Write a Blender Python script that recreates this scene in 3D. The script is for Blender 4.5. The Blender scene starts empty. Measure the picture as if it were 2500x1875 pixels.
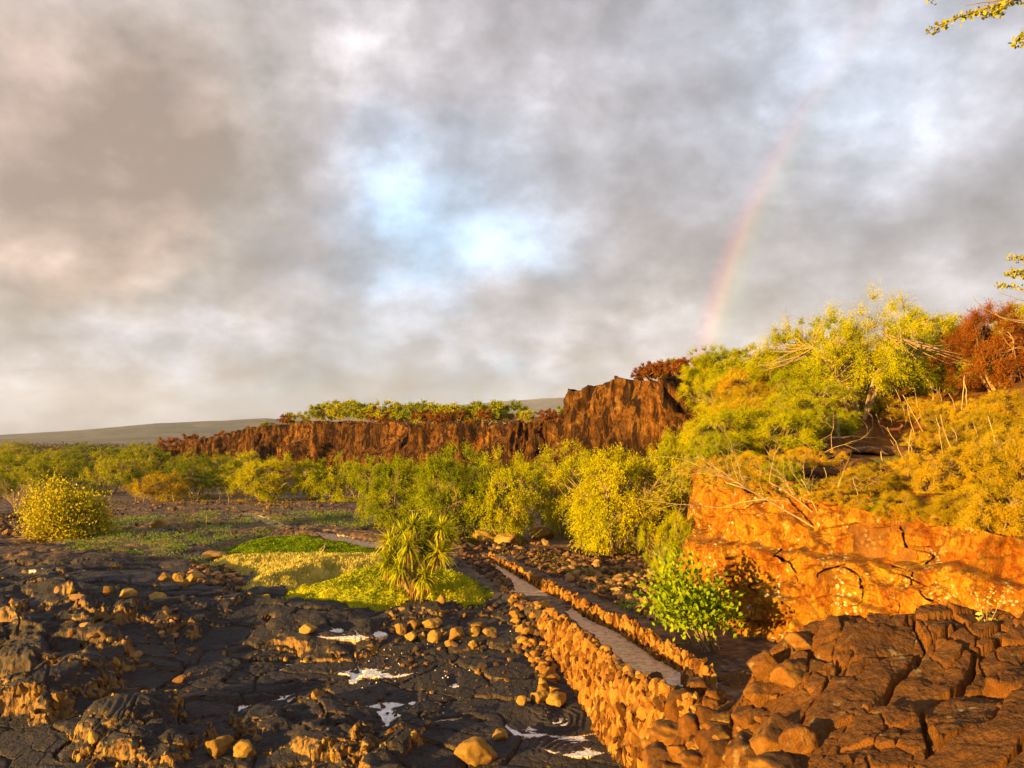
import bpy, bmesh, math, random
import numpy as np
from mathutils import Vector
random.seed(7)
RNG = np.random.default_rng(11)
scene = bpy.context.scene
COL = scene.collection

# ------------------------------------------------------------------ camera
EYE = 6.0
PITCH = math.radians(4.2)
FOC = 1877.5
cam_data = bpy.data.cameras.new("camera")
cam = bpy.data.objects.new("camera", cam_data)
COL.objects.link(cam)
cam.location = (0, 0, EYE)
cam.rotation_euler = (math.radians(90) + PITCH, 0, 0)
cam_data.sensor_fit = 'HORIZONTAL'
cam_data.sensor_width = 36
cam_data.lens = FOC / 2500 * 36
cam_data.clip_start = 0.05
cam_data.clip_end = 60000
scene.camera = cam

def ray(px, py):
    u = (px - 1250) / FOC
    v = (937.5 - py) / FOC
    return np.array([u, math.cos(PITCH) - v * math.sin(PITCH), math.sin(PITCH) + v * math.cos(PITCH)])

def W(px, py, d):
    r = ray(px, py)
    return np.array([0, 0, EYE]) + r * (d / r[1])

def G(px, py, z=0.0):
    r = ray(px, py)
    return np.array([0, 0, EYE]) + r * ((z - EYE) / r[2])

# ------------------------------------------------------------------ light and exposure
SUN_AZ = math.radians(55)      # the light travels this far right of the view direction
SUN_EL = math.radians(6.0)
scene.view_settings.view_transform = 'Standard'
scene.view_settings.look = 'None'
scene.view_settings.exposure = 1.6
scene.view_settings.gamma = 1
sun_data = bpy.data.lights.new("sun", 'SUN')
sun_data.energy = 5.0
sun_data.angle = math.radians(0.5)
sun_data.color = (1.0, 0.61, 0.15)
sun = bpy.data.objects.new("sun", sun_data)
COL.objects.link(sun)
L_DIR = Vector((math.sin(SUN_AZ) * math.cos(SUN_EL), math.cos(SUN_AZ) * math.cos(SUN_EL), -math.sin(SUN_EL)))
sun.rotation_euler = L_DIR.to_track_quat('-Z', 'Y').to_euler()

# ------------------------------------------------------------------ node helpers
class NT:
    def __init__(s, tree):
        s.t = tree; s.n = tree.nodes; s.l = tree.links
    def new(s, typ, **kw):
        n = s.n.new(typ)
        for k, v in kw.items():
            setattr(n, k, v)
        return n
    def put(s, sock, val):
        if hasattr(val, 'is_output') or isinstance(val, bpy.types.NodeSocket):
            s.l.new(val, sock)
        else:
            sock.default_value = val
    def math(s, op, a, b=0.0, c=None, clamp=False):
        n = s.new('ShaderNodeMath', operation=op, use_clamp=clamp)
        s.put(n.inputs[0], a); s.put(n.inputs[1], b)
        if c is not None: s.put(n.inputs[2], c)
        return n.outputs[0]
    def vmath(s, op, a, b=None, out=0):
        n = s.new('ShaderNodeVectorMath', operation=op)
        s.put(n.inputs[0], a)
        if b is not None: s.put(n.inputs[1], b)
        return n.outputs[out]
    def vscale(s, a, k):
        n = s.new('ShaderNodeVectorMath', operation='SCALE')
        s.put(n.inputs[0], a); s.put(n.inputs['Scale'], k)
        return n.outputs[0]
    def noise(s, vec, scale, detail=4, rough=0.55, dist=0.0, col=False):
        n = s.new('ShaderNodeTexNoise')
        s.put(n.inputs['Vector'], vec)
        n.inputs['Scale'].default_value = scale; n.inputs['Detail'].default_value = detail
        n.inputs['Roughness'].default_value = rough; n.inputs['Distortion'].default_value = dist
        return n.outputs[1] if col else n.outputs[0]
    def vor(s, vec, scale, feature='F1', out=0, rnd=1.0):
        n = s.new('ShaderNodeTexVoronoi', feature=feature)
        s.put(n.inputs['Vector'], vec); n.inputs['Scale'].default_value = scale
        n.inputs['Randomness'].default_value = rnd
        return n.outputs[out]
    def ramp(s, fac, stops, interp='LINEAR'):
        n = s.new('ShaderNodeValToRGB'); n.color_ramp.interpolation = interp
        s.put(n.inputs[0], fac)
        e = n.color_ramp.elements
        while len(e) < len(stops): e.new(0.5)
        for i, (p, c) in enumerate(stops):
            e[i].position = p
            e[i].color = (c[0], c[1], c[2], 1) if not isinstance(c, (int, float)) else (c, c, c, 1)
        return n.outputs[0]
    def mix(s, fac, a, b, blend='MIX'):
        n = s.new('ShaderNodeMix', data_type='RGBA', blend_type=blend)
        s.put(n.inputs[0], fac)
        for sock, v in ((n.inputs[6], a), (n.inputs[7], b)):
            if isinstance(v, tuple): v = (v[0], v[1], v[2], 1)
            s.put(sock, v)
        return n.outputs[2]
    def smooth(s, x, lo, hi, a=0.0, b=1.0):
        n = s.new('ShaderNodeMapRange', interpolation_type='SMOOTHSTEP')
        s.put(n.inputs[0], x)
        for i, v in enumerate((lo, hi, a, b)): n.inputs[1 + i].default_value = v
        return n.outputs[0]

# ------------------------------------------------------------------ world: a clouded dusk sky laid out by direction, with a rainbow
SKYGAIN = 0.47
world = bpy.data.worlds.new("World")
scene.world = world
world.use_nodes = True
wt = NT(world.node_tree)
wt.n.clear()
tc = wt.new('ShaderNodeTexCoord')
D0 = wt.vmath('NORMALIZE', tc.outputs['Generated'])
sep = wt.new('ShaderNodeSeparateXYZ'); wt.l.new(D0, sep.inputs[0])
zc = wt.math('ADD', wt.math('MAXIMUM', sep.outputs[2], 0.0), 0.34)
inv = wt.math('DIVIDE', 1.0, zc)
PROJ = wt.vmath('ADD', wt.vscale(D0, wt.math('MULTIPLY', inv, 0.30)), wt.vmath('MULTIPLY', D0, (0.85, 0.85, 1.15)))
warp = wt.noise(PROJ, 2.4, 5, 0.55, col=True)
warp = wt.vscale(wt.vmath('SUBTRACT', warp, (0.5, 0.5, 0.5)), 0.30)
warp2 = wt.noise(PROJ, 5.0, 5, 0.6, col=True)
warp2 = wt.vscale(wt.vmath('SUBTRACT', warp2, (0.5, 0.5, 0.5)), 0.13)
DW = wt.vmath('ADD', wt.vmath('ADD', D0, warp), warp2)

def blob(px, py, rx, ry, amp, ang=0):
    """gaussian patch of sky around one direction; radii in photo pixels"""
    r = ray(px, py); r = r / np.linalg.norm(r)
    e1 = np.cross(r, (0, 0, 1.0)); e1 /= np.linalg.norm(e1)
    e2 = np.cross(e1, r)
    a = math.radians(ang); c, s_ = math.cos(a), math.sin(a)
    f1 = (e1 * c + e2 * s_) * (FOC / rx); f2 = (-e1 * s_ + e2 * c) * (FOC / ry)
    diff = wt.vmath('SUBTRACT', DW, tuple(r))
    n1 = wt.vmath('DOT_PRODUCT', diff, tuple(f1), out=1)
    n2 = wt.vmath('DOT_PRODUCT', diff, tuple(f2), out=1)
    q = wt.math('ADD', wt.math('MULTIPLY', n1, n1), wt.math('MULTIPLY', n2, n2))
    g = wt.math('EXPONENT', wt.math('MULTIPLY', q, -1.0))
    return wt.math('MULTIPLY', g, amp)

def addall(lst):
    acc = lst[0]
    for v in lst[1:]: acc = wt.math('ADD', acc, v)
    return acc

lum = addall([
    blob(280, 420, 480, 190, -0.24), blob(150, 60, 420, 150, -0.06), blob(620, 330, 300, 260, -0.12),
    blob(560, 620, 240, 110, -0.08), blob(120, 765, 300, 55, -0.13), blob(1200, 130, 330, 160, -0.09),
    blob(1640, 560, 260, 170, -0.12), blob(1900, 640, 330, 150, -0.16), blob(2350, 470, 300, 150, -0.17),
    blob(2350, 740, 300, 130, -0.14), blob(1750, 180, 260, 220, -0.07), blob(1480, 700, 200, 100, -0.05),
    blob(870, 95, 60, 110, 0.26, -20), blob(1090, 590, 230, 120, 0.24), blob(960, 500, 170, 70, 0.16),
    blob(1290, 620, 160, 60, 0.16), blob(1000, 700, 150, 90, 0.12), blob(120, 650, 330, 70, 0.20),
    blob(1970, 130, 160, 170, 0.10, 30), blob(2120, 260, 260, 120, 0.07), blob(1700, 850, 150, 70, 0.17),
    blob(1300, 820, 260, 60, 0.06), blob(500, 880, 500, 50, 0.05), blob(60, 1040, 360, 50, 0.15),
    blob(1050, 960, 260, 40, 0.10), blob(780, 450, 130, 60, 0.10, 20)])
tint = addall([   # positive = warm, negative = blue
    blob(150, 300, 620, 360, 1.1), blob(100, 640, 420, 200, 0.55), blob(1050, 560, 380, 240, -1.0),
    blob(880, 620, 170, 180, -0.5), blob(1960, 150, 260, 220, -0.35), blob(1000, 960, 420, 50, -0.55),
    blob(480, 900, 600, 90, -0.35), blob(1750, 700, 330, 220, 0.25), blob(2250, 300, 500, 300, -0.15),
    blob(1300, 800, 300, 80, 0.25), blob(2200, 740, 400, 60, 0.02), blob(60, 1040, 300, 45, -0.12)])
n1 = wt.noise(PROJ, 3.0, 10, 0.60, 0.0)
n2 = wt.noise(PROJ, 9.0, 8, 0.58, 0.2)
fld = wt.math('ADD', wt.math('MULTIPLY', wt.math('SUBTRACT', n1, 0.5), 0.8),
              wt.math('MULTIPLY', wt.math('SUBTRACT', n2, 0.5), 0.40))
off = wt.vmath('ADD', PROJ, (0.055, 0.02, -0.045))
n1b = wt.noise(off, 3.0, 10, 0.60, 0.0)
relief = wt.math('MULTIPLY', wt.math('SUBTRACT', n1, n1b), 0.95)
bil = wt.math('ABSOLUTE', wt.math('SUBTRACT', wt.noise(wt.vmath('ADD', PROJ, wt.vscale(warp, 0.5)), 5.5, 7, 0.5, 0.0), 0.5))
fld = wt.math('ADD', fld, wt.math('ADD', relief, wt.math('MULTIPLY', wt.math('SUBTRACT', bil, 0.09), 0.7)))
n3 = wt.noise(wt.vmath('MULTIPLY', D0, (1.0, 1.0, 2.2)), 7.5, 8, 0.56, 0.15)
fld = wt.math('ADD', fld, wt.math('MULTIPLY', wt.math('MULTIPLY', wt.math('SUBTRACT', n3, 0.5), wt.smooth(sep.outputs[2], 0.32, 0.06)), 0.85))
Lf = wt.math('ADD', wt.math('ADD', fld, lum), 0.495)
grey = wt.ramp(Lf, [(0.05, 0.22), (0.30, 0.33), (0.50, 0.45), (0.72, 0.66), (1.0, 1.0)])
tintc = wt.ramp(wt.math('ADD', wt.math('MULTIPLY', tint, 0.5), 0.5),
                [(0.0, (0.64, 0.93, 1.28)), (0.5, (1.0, 0.965, 1.06)), (0.78, (1.08, 0.98, 0.94)), (1.0, (1.26, 0.95, 0.82))])
cloud = wt.mix(1.0, grey, tintc, 'MULTIPLY')
# rainbow: a ring 42 degrees round the antisolar point
ASOL = (math.sin(SUN_AZ) * math.cos(math.radians(4.0)), math.cos(SUN_AZ) * math.cos(math.radians(4.0)), -math.sin(math.radians(4.0)))
ang = wt.math('MULTIPLY', wt.math('ARCCOSINE', wt.vmath('DOT_PRODUCT', D0, ASOL, out=1)), 180 / math.pi)
k = wt.math('MULTIPLY', wt.math('SUBTRACT', ang, 39.2), 1 / 4.0, clamp=True)
bow = wt.ramp(k, [(0, (0, 0, 0)), (0.22, (0.01, 0.02, 0.04)), (0.40, (0.02, 0.05, 0.03)), (0.56, (0.09, 0.08, 0.01)),
                  (0.70, (0.27, 0.10, 0.01)), (0.82, (0.18, 0.02, 0.015)), (1.0, (0, 0, 0))])
fade = wt.math('MULTIPLY', wt.smooth(sep.outputs[2], 0.50, 0.08, 0.15, 1.0), wt.smooth(sep.outputs[0], 0.62, 0.40, 0.0, 1.0))
bow = wt.mix(1.0, bow, fade, 'MULTIPLY')
inner = wt.math('MULTIPLY', wt.smooth(ang, 42.0, 36.0, 1.0, 0.0), wt.smooth(ang, 43.0, 41.0))
inner = wt.math('MULTIPLY', wt.math('MULTIPLY', inner, wt.smooth(sep.outputs[2], 0.45, 0.05)), 0.10)
skyc = wt.mix(1.0, cloud, bow, 'ADD')
skyc = wt.mix(1.0, skyc, wt.mix(inner, (0, 0, 0), (1.0, 0.86, 0.6)), 'ADD')
nish = wt.new('ShaderNodeTexSky', sky_type='NISHITA')
nish.sun_disc = False
nish.sun_elevation = SUN_EL
nish.sun_rotation = math.radians(235)
bgA = wt.new('ShaderNodeBackground'); wt.l.new(nish.outputs[0], bgA.inputs[0]); bgA.inputs[1].default_value = 0.05
bgB = wt.new('ShaderNodeBackground'); wt.l.new(skyc, bgB.inputs[0]); bgB.inputs[1].default_value = SKYGAIN
mixw = wt.new('ShaderNodeMixShader'); mixw.inputs[0].default_value = 0.93
wt.l.new(bgA.outputs[0], mixw.inputs[1]); wt.l.new(bgB.outputs[0], mixw.inputs[2])
wo = wt.new('ShaderNodeOutputWorld'); wt.l.new(mixw.outputs[0], wo.inputs[0])

# ------------------------------------------------------------------ numpy noise
def _hash(ix, iy, iz, seed):
    h = (ix.astype(np.int64) * 374761393 + iy.astype(np.int64) * 668265263 + iz.astype(np.int64) * 2147483647 + seed * 974711) & 0xFFFFFFFF
    h = ((h ^ (h >> 13)) * 1274126177) & 0xFFFFFFFF
    h = h ^ (h >> 16)
    return h

def perlin(x, y, z=0.0, seed=0):
    x = np.asarray(x, float); y = np.asarray(y, float); z = np.zeros_like(x) + z
    x0 = np.floor(x); y0 = np.floor(y); z0 = np.floor(z)
    fx, fy, fz = x - x0, y - y0, z - z0
    x0 = x0.astype(np.int64); y0 = y0.astype(np.int64); z0 = z0.astype(np.int64)
    ux = fx * fx * fx * (fx * (fx * 6 - 15) + 10); uy = fy * fy * fy * (fy * (fy * 6 - 15) + 10); uz = fz * fz * fz * (fz * (fz * 6 - 15) + 10)
    flat = not np.any(fz)
    def g(dx, dy, dz):
        h = _hash(x0 + dx, y0 + dy, z0 + dz, seed)
        gx = ((h & 255) / 127.5) - 1; gy = (((h >> 8) & 255) / 127.5) - 1; gz = (((h >> 16) & 255) / 127.5) - 1
        return gx * (fx - dx) + gy * (fy - dy) + gz * (fz - dz)
    def pl(dz):
        a = g(0, 0, dz); b = g(1, 0, dz); c = g(0, 1, dz); d = g(1, 1, dz)
        a = a + ux * (b - a); c = c + ux * (d - c)
        return a + uy * (c - a)
    a = pl(0)
    if flat: return a
    return a + uz * (pl(1) - a)

def fbm(x, y, z=0.0, octv=4, seed=0, gain=0.5):
    s = 0; a = 1.0; f = 1.0
    for i in range(octv):
        s = s + a * perlin(x * f, y * f, z * f if not np.isscalar(z) or z else 0.0, seed + i * 17)
        a *= gain; f *= 2.03
    return s

def ridged(x, y, z=0.0, octv=4, seed=0):
    s = 0; a = 1.0; f = 1.0
    for i in range(octv):
        s = s + a * (1 - 2 * np.abs(perlin(x * f, y * f, z * f if not np.isscalar(z) or z else 0.0, seed + i * 13)))
        a *= 0.5; f *= 2.07
    return s

def worley(x, y, seed=0):
    """returns F1, F2, cell random a, cell random b, offset vector to the F1 point"""
    x0 = np.floor(x).astype(np.int64); y0 = np.floor(y).astype(np.int64)
    z0 = np.zeros_like(x0)
    F1 = np.full(x.shape, 9.0); F2 = np.full(x.shape, 9.0)
    ra = np.zeros(x.shape); rb = np.zeros(x.shape); ox = np.zeros(x.shape); oy = np.zeros(x.shape)
    for i in (-1, 0, 1):
        for j in (-1, 0, 1):
            h = _hash(x0 + i, y0 + j, z0, seed)
            px = x0 + i + (h & 1023) / 1023; py = y0 + j + ((h >> 10) & 1023) / 1023
            dx = x - px; dy = y - py
            d = np.sqrt(dx * dx + dy * dy)
            near = d < F1
            F2 = np.where(near, F1, np.minimum(F2, d))
            F1 = np.where(near, d, F1)
            ra = np.where(near, ((h >> 20) & 255) / 255, ra); rb = np.where(near, ((h >> 24) & 255) / 255, rb)
            ox = np.where(near, dx, ox); oy = np.where(near, dy, oy)
    return F1, F2, ra, rb, ox, oy

def sstep(x, lo, hi):
    t = np.clip((x - lo) / (hi - lo), 0, 1)
    return t * t * (3 - 2 * t)

def sdpoly(x, y, poly):
    """signed distance, positive inside; also the nearest edge parameter"""
    P = np.asarray(poly, float); n = len(P)
    best = np.full(x.shape, 1e18); par = np.zeros(x.shape)
    inside = np.zeros(x.shape, bool)
    for i in range(n):
        ax, ay = P[i]; bx, by = P[(i + 1) % n]
        ex, ey = bx - ax, by - ay
        t = np.clip(((x - ax) * ex + (y - ay) * ey) / (ex * ex + ey * ey + 1e-12), 0, 1)
        d = (x - ax - t * ex) ** 2 + (y - ay - t * ey) ** 2
        m = d < best
        best = np.where(m, d, best); par = np.where(m, i + t, par)
        c = ((ay > y) != (by > y)) & (x < (bx - ax) * (y - ay) / ((by - ay) if by != ay else 1e-12) + ax)
        inside ^= c
    d = np.sqrt(best)
    return np.where(inside, d, -d), par

def sdline(x, y, pts):
    P = np.asarray(pts, float)
    best = np.full(x.shape, 1e18); par = np.zeros(x.shape)
    for i in range(len(P) - 1):
        ax, ay = P[i][:2]; bx, by = P[i + 1][:2]
        ex, ey = bx - ax, by - ay
        t = np.clip(((x - ax) * ex + (y - ay) * ey) / (ex * ex + ey * ey + 1e-12), 0, 1)
        d = (x - ax - t * ex) ** 2 + (y - ay - t * ey) ** 2
        m = d < best
        best = np.where(m, d, best); par = np.where(m, i + t, par)
    return np.sqrt(best), par

# ------------------------------------------------------------------ mesh helpers
class MB:
    def __init__(s):
        s.v = []; s.q = []; s.t = []; s.n = 0; s.rand = []; s.mi = []
    def add(s, v, quads=None, tris=None):
        v = np.asarray(v, float).reshape(-1, 3)
        if quads is not None and len(quads): s.q.append(np.asarray(quads, np.int64).reshape(-1, 4) + s.n)
        if tris is not None and len(tris): s.t.append(np.asarray(tris, np.int64).reshape(-1, 3) + s.n)
        s.v.append(v); s.n += len(v)
    def mesh(s, name, smooth=True, attr=None):
        return fastmesh(name, np.concatenate(s.v), np.concatenate(s.q) if s.q else None,
                        np.concatenate(s.t) if s.t else None, smooth, attr)
    def build(s, name, mat, parent=None, smooth=True, attr=None):
        return link(name, s.mesh(name, smooth, attr), mat, parent)

def fastmesh(name, V, Q=None, T=None, smooth=True, attr=None):
    me = bpy.data.meshes.new(name)
    nq = 0 if Q is None else len(Q); nt = 0 if T is None else len(T)
    me.vertices.add(len(V)); me.vertices.foreach_set('co', np.asarray(V, np.float32).ravel())
    li = []
    if nq: li.append(Q.ravel())
    if nt: li.append(T.ravel())
    li = np.concatenate(li).astype(np.int32)
    me.loops.add(len(li)); me.loops.foreach_set('vertex_index', li)
    me.polygons.add(nq + nt)
    st = np.concatenate([np.arange(nq) * 4, nq * 4 + np.arange(nt) * 3]).astype(np.int32)
    me.polygons.foreach_set('loop_start', st)
    me.polygons.foreach_set('use_smooth', np.full(nq + nt, smooth, bool))
    me.update(calc_edges=True)
    if attr is not None:
        for an, arr in attr.items():
            a = me.color_attributes.new(an, 'FLOAT_COLOR', 'POINT')
            a.data.foreach_set('color', np.asarray(arr, np.float32).ravel())
    me.validate(clean_customdata=False)
    return me

def link(name, me, mat, parent=None):
    o = bpy.data.objects.new(name, me)
    COL.objects.link(o)
    if mat is not None:
        for m in (mat if isinstance(mat, (list, tuple)) else [mat]): me.materials.append(m)
    if parent is not None: o.parent = parent
    return o

def empty(name, loc=(0, 0, 0), rz=0.0, sc=1.0):
    o = bpy.data.objects.new(name, None)
    COL.objects.link(o)
    o.location = loc; o.rotation_euler = (0, 0, rz); o.scale = (sc, sc, sc) if np.isscalar(sc) else sc
    o.empty_display_size = 0.2
    return o

def tag(o, label=None, cat=None, group=None, kind=None):
    if label: o['label'] = label
    if cat: o['category'] = cat
    if group: o['group'] = group
    if kind: o['kind'] = kind
    return o

def copy_thing(o):
    c = o.copy(); COL.objects.link(c)
    for ch in [k for k in bpy.data.objects if k.parent == o]:
        d = ch.copy(); COL.objects.link(d); d.parent = c
    return c

def grid_quads(nr, nc):
    i = np.arange(nr - 1)[:, None] * nc + np.arange(nc - 1)[None, :]
    return np.stack([i, i + 1, i + nc + 1, i + nc], -1).reshape(-1, 4)

def tube(mb, pts, rads, sides=6):
    P = np.asarray(pts, float); n = len(P)
    if np.isscalar(rads): rads = np.full(n, rads)
    T = np.gradient(P, axis=0); T /= (np.linalg.norm(T, axis=1, keepdims=True) + 1e-9)
    ref = np.array([0.3, 0.2, 1.0]) if abs(T[0][2]) < 0.9 else np.array([1.0, 0.1, 0])
    a = np.cross(T, ref); a /= (np.linalg.norm(a, axis=1, keepdims=True) + 1e-9)
    b = np.cross(T, a)
    th = np.linspace(0, 2 * np.pi, sides, endpoint=False)
    V = P[:, None, :] + (a[:, None, :] * np.cos(th)[None, :, None] + b[:, None, :] * np.sin(th)[None, :, None]) * np.asarray(rads)[:, None, None]
    i = np.arange(n - 1)[:, None] * sides; j = np.arange(sides)[None, :]; j2 = (j + 1) % sides
    q = np.stack([i + j, i + j2, i + sides + j2, i + sides + j], -1).reshape(-1, 4)
    V = np.concatenate([V.reshape(-1, 3), P[-1:]])
    last = (n - 1) * sides
    t = np.stack([last + np.arange(sides), last + (np.arange(sides) + 1) % sides, np.full(sides, n * sides)], -1)
    mb.add(V, q, t)

# ------------------------------------------------------------------ materials
def mat_new(name):
    m = bpy.data.materials.new(name); m.use_nodes = True
    t = NT(m.node_tree); t.n.clear()
    out = t.new('ShaderNodeOutputMaterial')
    return m, t, out

def principled(t, out, color, rough=0.9, normal=None, spec=0.25):
    b = t.new('ShaderNodeBsdfPrincipled')
    t.put(b.inputs['Base Color'], color if not isinstance(color, tuple) else (*color, 1))
    t.put(b.inputs['Roughness'], rough)
    b.inputs['Specular IOR Level'].default_value = spec
    if normal is not None: t.l.new(normal, b.inputs['Normal'])
    t.l.new(b.outputs[0], out.inputs[0])
    return b

def bump(t, h, dist, strength=1.0, normal=None):
    b = t.new('ShaderNodeBump')
    b.inputs['Strength'].default_value = strength; b.inputs['Distance'].default_value = dist
    t.put(b.inputs['Height'], h)
    if normal is not None: t.l.new(normal, b.inputs['Normal'])
    return b.outputs[0]

def make_lava():
    m, t, out = mat_new('lava rock')
    g = t.new('ShaderNodeNewGeometry'); P = g.outputs['Position']
    at = t.new('ShaderNodeAttribute', attribute_name='mask')
    sp = t.new('ShaderNodeSeparateColor'); t.l.new(at.outputs['Color'], sp.inputs[0])
    nz = t.new('ShaderNodeSeparateXYZ'); t.l.new(g.outputs['Normal'], nz.inputs[0])
    a = t.noise(P, 0.35, 5, 0.6); b = t.noise(P, 3.0, 5, 0.65); c = t.noise(P, 22.0, 3, 0.6)
    crust = t.ramp(t.math('ADD', t.math('MULTIPLY', a, 0.5), t.math('MULTIPLY', b, 0.5)),
                   [(0.28, (0.010, 0.008, 0.008)), (0.48, (0.019, 0.015, 0.015)), (0.62, (0.036, 0.027, 0.023)), (0.75, (0.070, 0.047, 0.034))])
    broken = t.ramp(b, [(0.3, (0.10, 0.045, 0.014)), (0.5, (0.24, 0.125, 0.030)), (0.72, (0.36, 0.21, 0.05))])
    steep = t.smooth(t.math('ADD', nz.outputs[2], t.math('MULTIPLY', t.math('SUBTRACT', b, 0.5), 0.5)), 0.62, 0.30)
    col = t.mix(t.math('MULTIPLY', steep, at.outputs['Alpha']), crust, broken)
    # brown earth and cinders between the stones
    earth = t.ramp(b, [(0.3, (0.05, 0.028, 0.015)), (0.5, (0.15, 0.075, 0.03)), (0.7, (0.30, 0.17, 0.06))])
    col = t.mix(t.math('MULTIPLY', sp.outputs[2], t.smooth(t.math('ADD', a, t.math('MULTIPLY', b, 0.5)), 0.55, 0.85)), col, earth)
    # far plain: dry scrub and weathered flows
    scrub = t.ramp(t.noise(P, 0.045, 6, 0.7), [(0.32, (0.05, 0.03, 0.025)), (0.47, (0.11, 0.06, 0.04)), (0.58, (0.17, 0.09, 0.045)), (0.72, (0.20, 0.13, 0.05))])
    col = t.mix(sp.outputs[1], col, scrub)
    # low green growth in hollows
    # sand
    sn = t.noise(P, 5.0, 5, 0.6); grit = t.vor(P, 16.0)
    sand = t.ramp(sn, [(0.3, (0.34, 0.19, 0.09)), (0.5, (0.70, 0.43, 0.215)), (0.75, (0.84, 0.58, 0.33))])
    sand = t.mix(t.smooth(grit, 0.26, 0.12, 0, 0.85), sand, (0.09, 0.06, 0.045))
    sm = t.smooth(t.math('ADD', sp.outputs[0], t.math('MULTIPLY', t.math('SUBTRACT', sn, 0.5), 0.5)), 0.40, 0.56)
    col = t.mix(sm, col, sand)
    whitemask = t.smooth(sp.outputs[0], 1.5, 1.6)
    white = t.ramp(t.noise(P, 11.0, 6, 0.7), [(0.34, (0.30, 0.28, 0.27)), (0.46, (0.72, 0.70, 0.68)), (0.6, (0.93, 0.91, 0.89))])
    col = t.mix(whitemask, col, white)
    h = t.math('ADD', t.math('MULTIPLY', b, 0.6), t.math('MULTIPLY', c, 0.4))
    cr1 = t.vor(t.vmath('ADD', P, t.vscale(t.noise(P, 2.0, 3, col=True), 0.5)), 2.6, 'DISTANCE_TO_EDGE')
    h = t.math('ADD', h, t.math('MULTIPLY', t.smooth(cr1, 0.0, 0.05), 0.10))
    nb = bump(t, h, 0.10, 1.0)
    gl = t.math('MULTIPLY', t.math('SUBTRACT', 1.0, t.math('MINIMUM', sp.outputs[0], 1.0)), 0.35)
    rough = t.math('SUBTRACT', 0.92, t.math('MULTIPLY', c, gl))
    principled(t, out, col, rough, nb, 0.35)
    return m

def make_rock(name, stops, scale=1.0, bumpd=0.06, lichen=0.0, topdark=0.0, per_obj=False, streak=False, island=False):
    m, t, out = mat_new(name)
    g = t.new('ShaderNodeNewGeometry')
    P = g.outputs['Position']
    if per_obj:
        oi = t.new('ShaderNodeObjectInfo')
        tcn = t.new('ShaderNodeTexCoord')
        P = t.vmath('ADD', tcn.outputs['Object'], t.vscale(oi.outputs['Random'], 40.0)) if False else g.outputs['Position']
    a = t.noise(P, 0.75 * scale, 8, 0.66, 0.8); b = t.noise(P, 3.8 * scale, 8, 0.70, 0.4); c = t.noise(P, 24 * scale, 4, 0.6)
    f = t.math('ADD', t.math('MULTIPLY', a, 0.55), t.math('MULTIPLY', b, 0.45))
    if per_obj:
        f = t.math('ADD', f, t.math('MULTIPLY', t.math('SUBTRACT', oi.outputs['Random'], 0.5), 0.30))
    if island:
        f = t.math('ADD', f, t.math('MULTIPLY', t.math('SUBTRACT', g.outputs['Random Per Island'], 0.55), 0.42))
    col = t.ramp(f, stops)
    if streak:
        mp = t.new('ShaderNodeMapping'); t.l.new(P, mp.inputs[0]); mp.inputs['Scale'].default_value = (1.2, 1.2, 0.35)
        st = t.noise(mp.outputs[0], 1.9, 8, 0.68, 2.2)
        col = t.mix(t.smooth(st, 0.50, 0.66, 0, 0.85), col, (0.46, 0.28, 0.028))
        col = t.mix(t.smooth(st, 0.47, 0.38, 0, 0.85), col, (0.20, 0.055, 0.008))
        col = t.mix(t.smooth(t.noise(P, 0.9, 9, 0.74, 1.5), 0.50, 0.60, 0, 0.72), col, (0.13, 0.050, 0.010))
        vc = t.vor(t.vmath('ADD', P, t.vscale(t.noise(P, 1.3, 4, col=True), 1.3)), 0.9, 'DISTANCE_TO_EDGE')
        col = t.mix(t.math('MULTIPLY', t.smooth(vc, 0.022, 0.006, 0, 0.7), t.smooth(a, 0.48, 0.6)), col, (0.06, 0.03, 0.012))
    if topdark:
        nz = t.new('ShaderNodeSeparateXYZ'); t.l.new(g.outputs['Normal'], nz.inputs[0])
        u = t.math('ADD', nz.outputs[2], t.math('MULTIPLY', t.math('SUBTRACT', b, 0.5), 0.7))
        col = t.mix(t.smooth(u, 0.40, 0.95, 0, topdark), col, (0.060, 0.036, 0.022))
    if lichen:
        ln = t.noise(P, 1.1, 5, 0.7, 0.8); lp = t.vor(P, 7.0)
        lf = t.math('MULTIPLY', t.smooth(ln, 0.54, 0.64), t.smooth(lp, 0.50, 0.25))
        col = t.mix(t.math('MULTIPLY', lf, lichen), col, (0.62, 0.58, 0.30))
    h = t.math('ADD', t.math('MULTIPLY', b, 0.65), t.math('MULTIPLY', c, 0.35))
    principled(t, out, col, 0.95, bump(t, h, bumpd, 1.0), 0.06)
    return m

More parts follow.
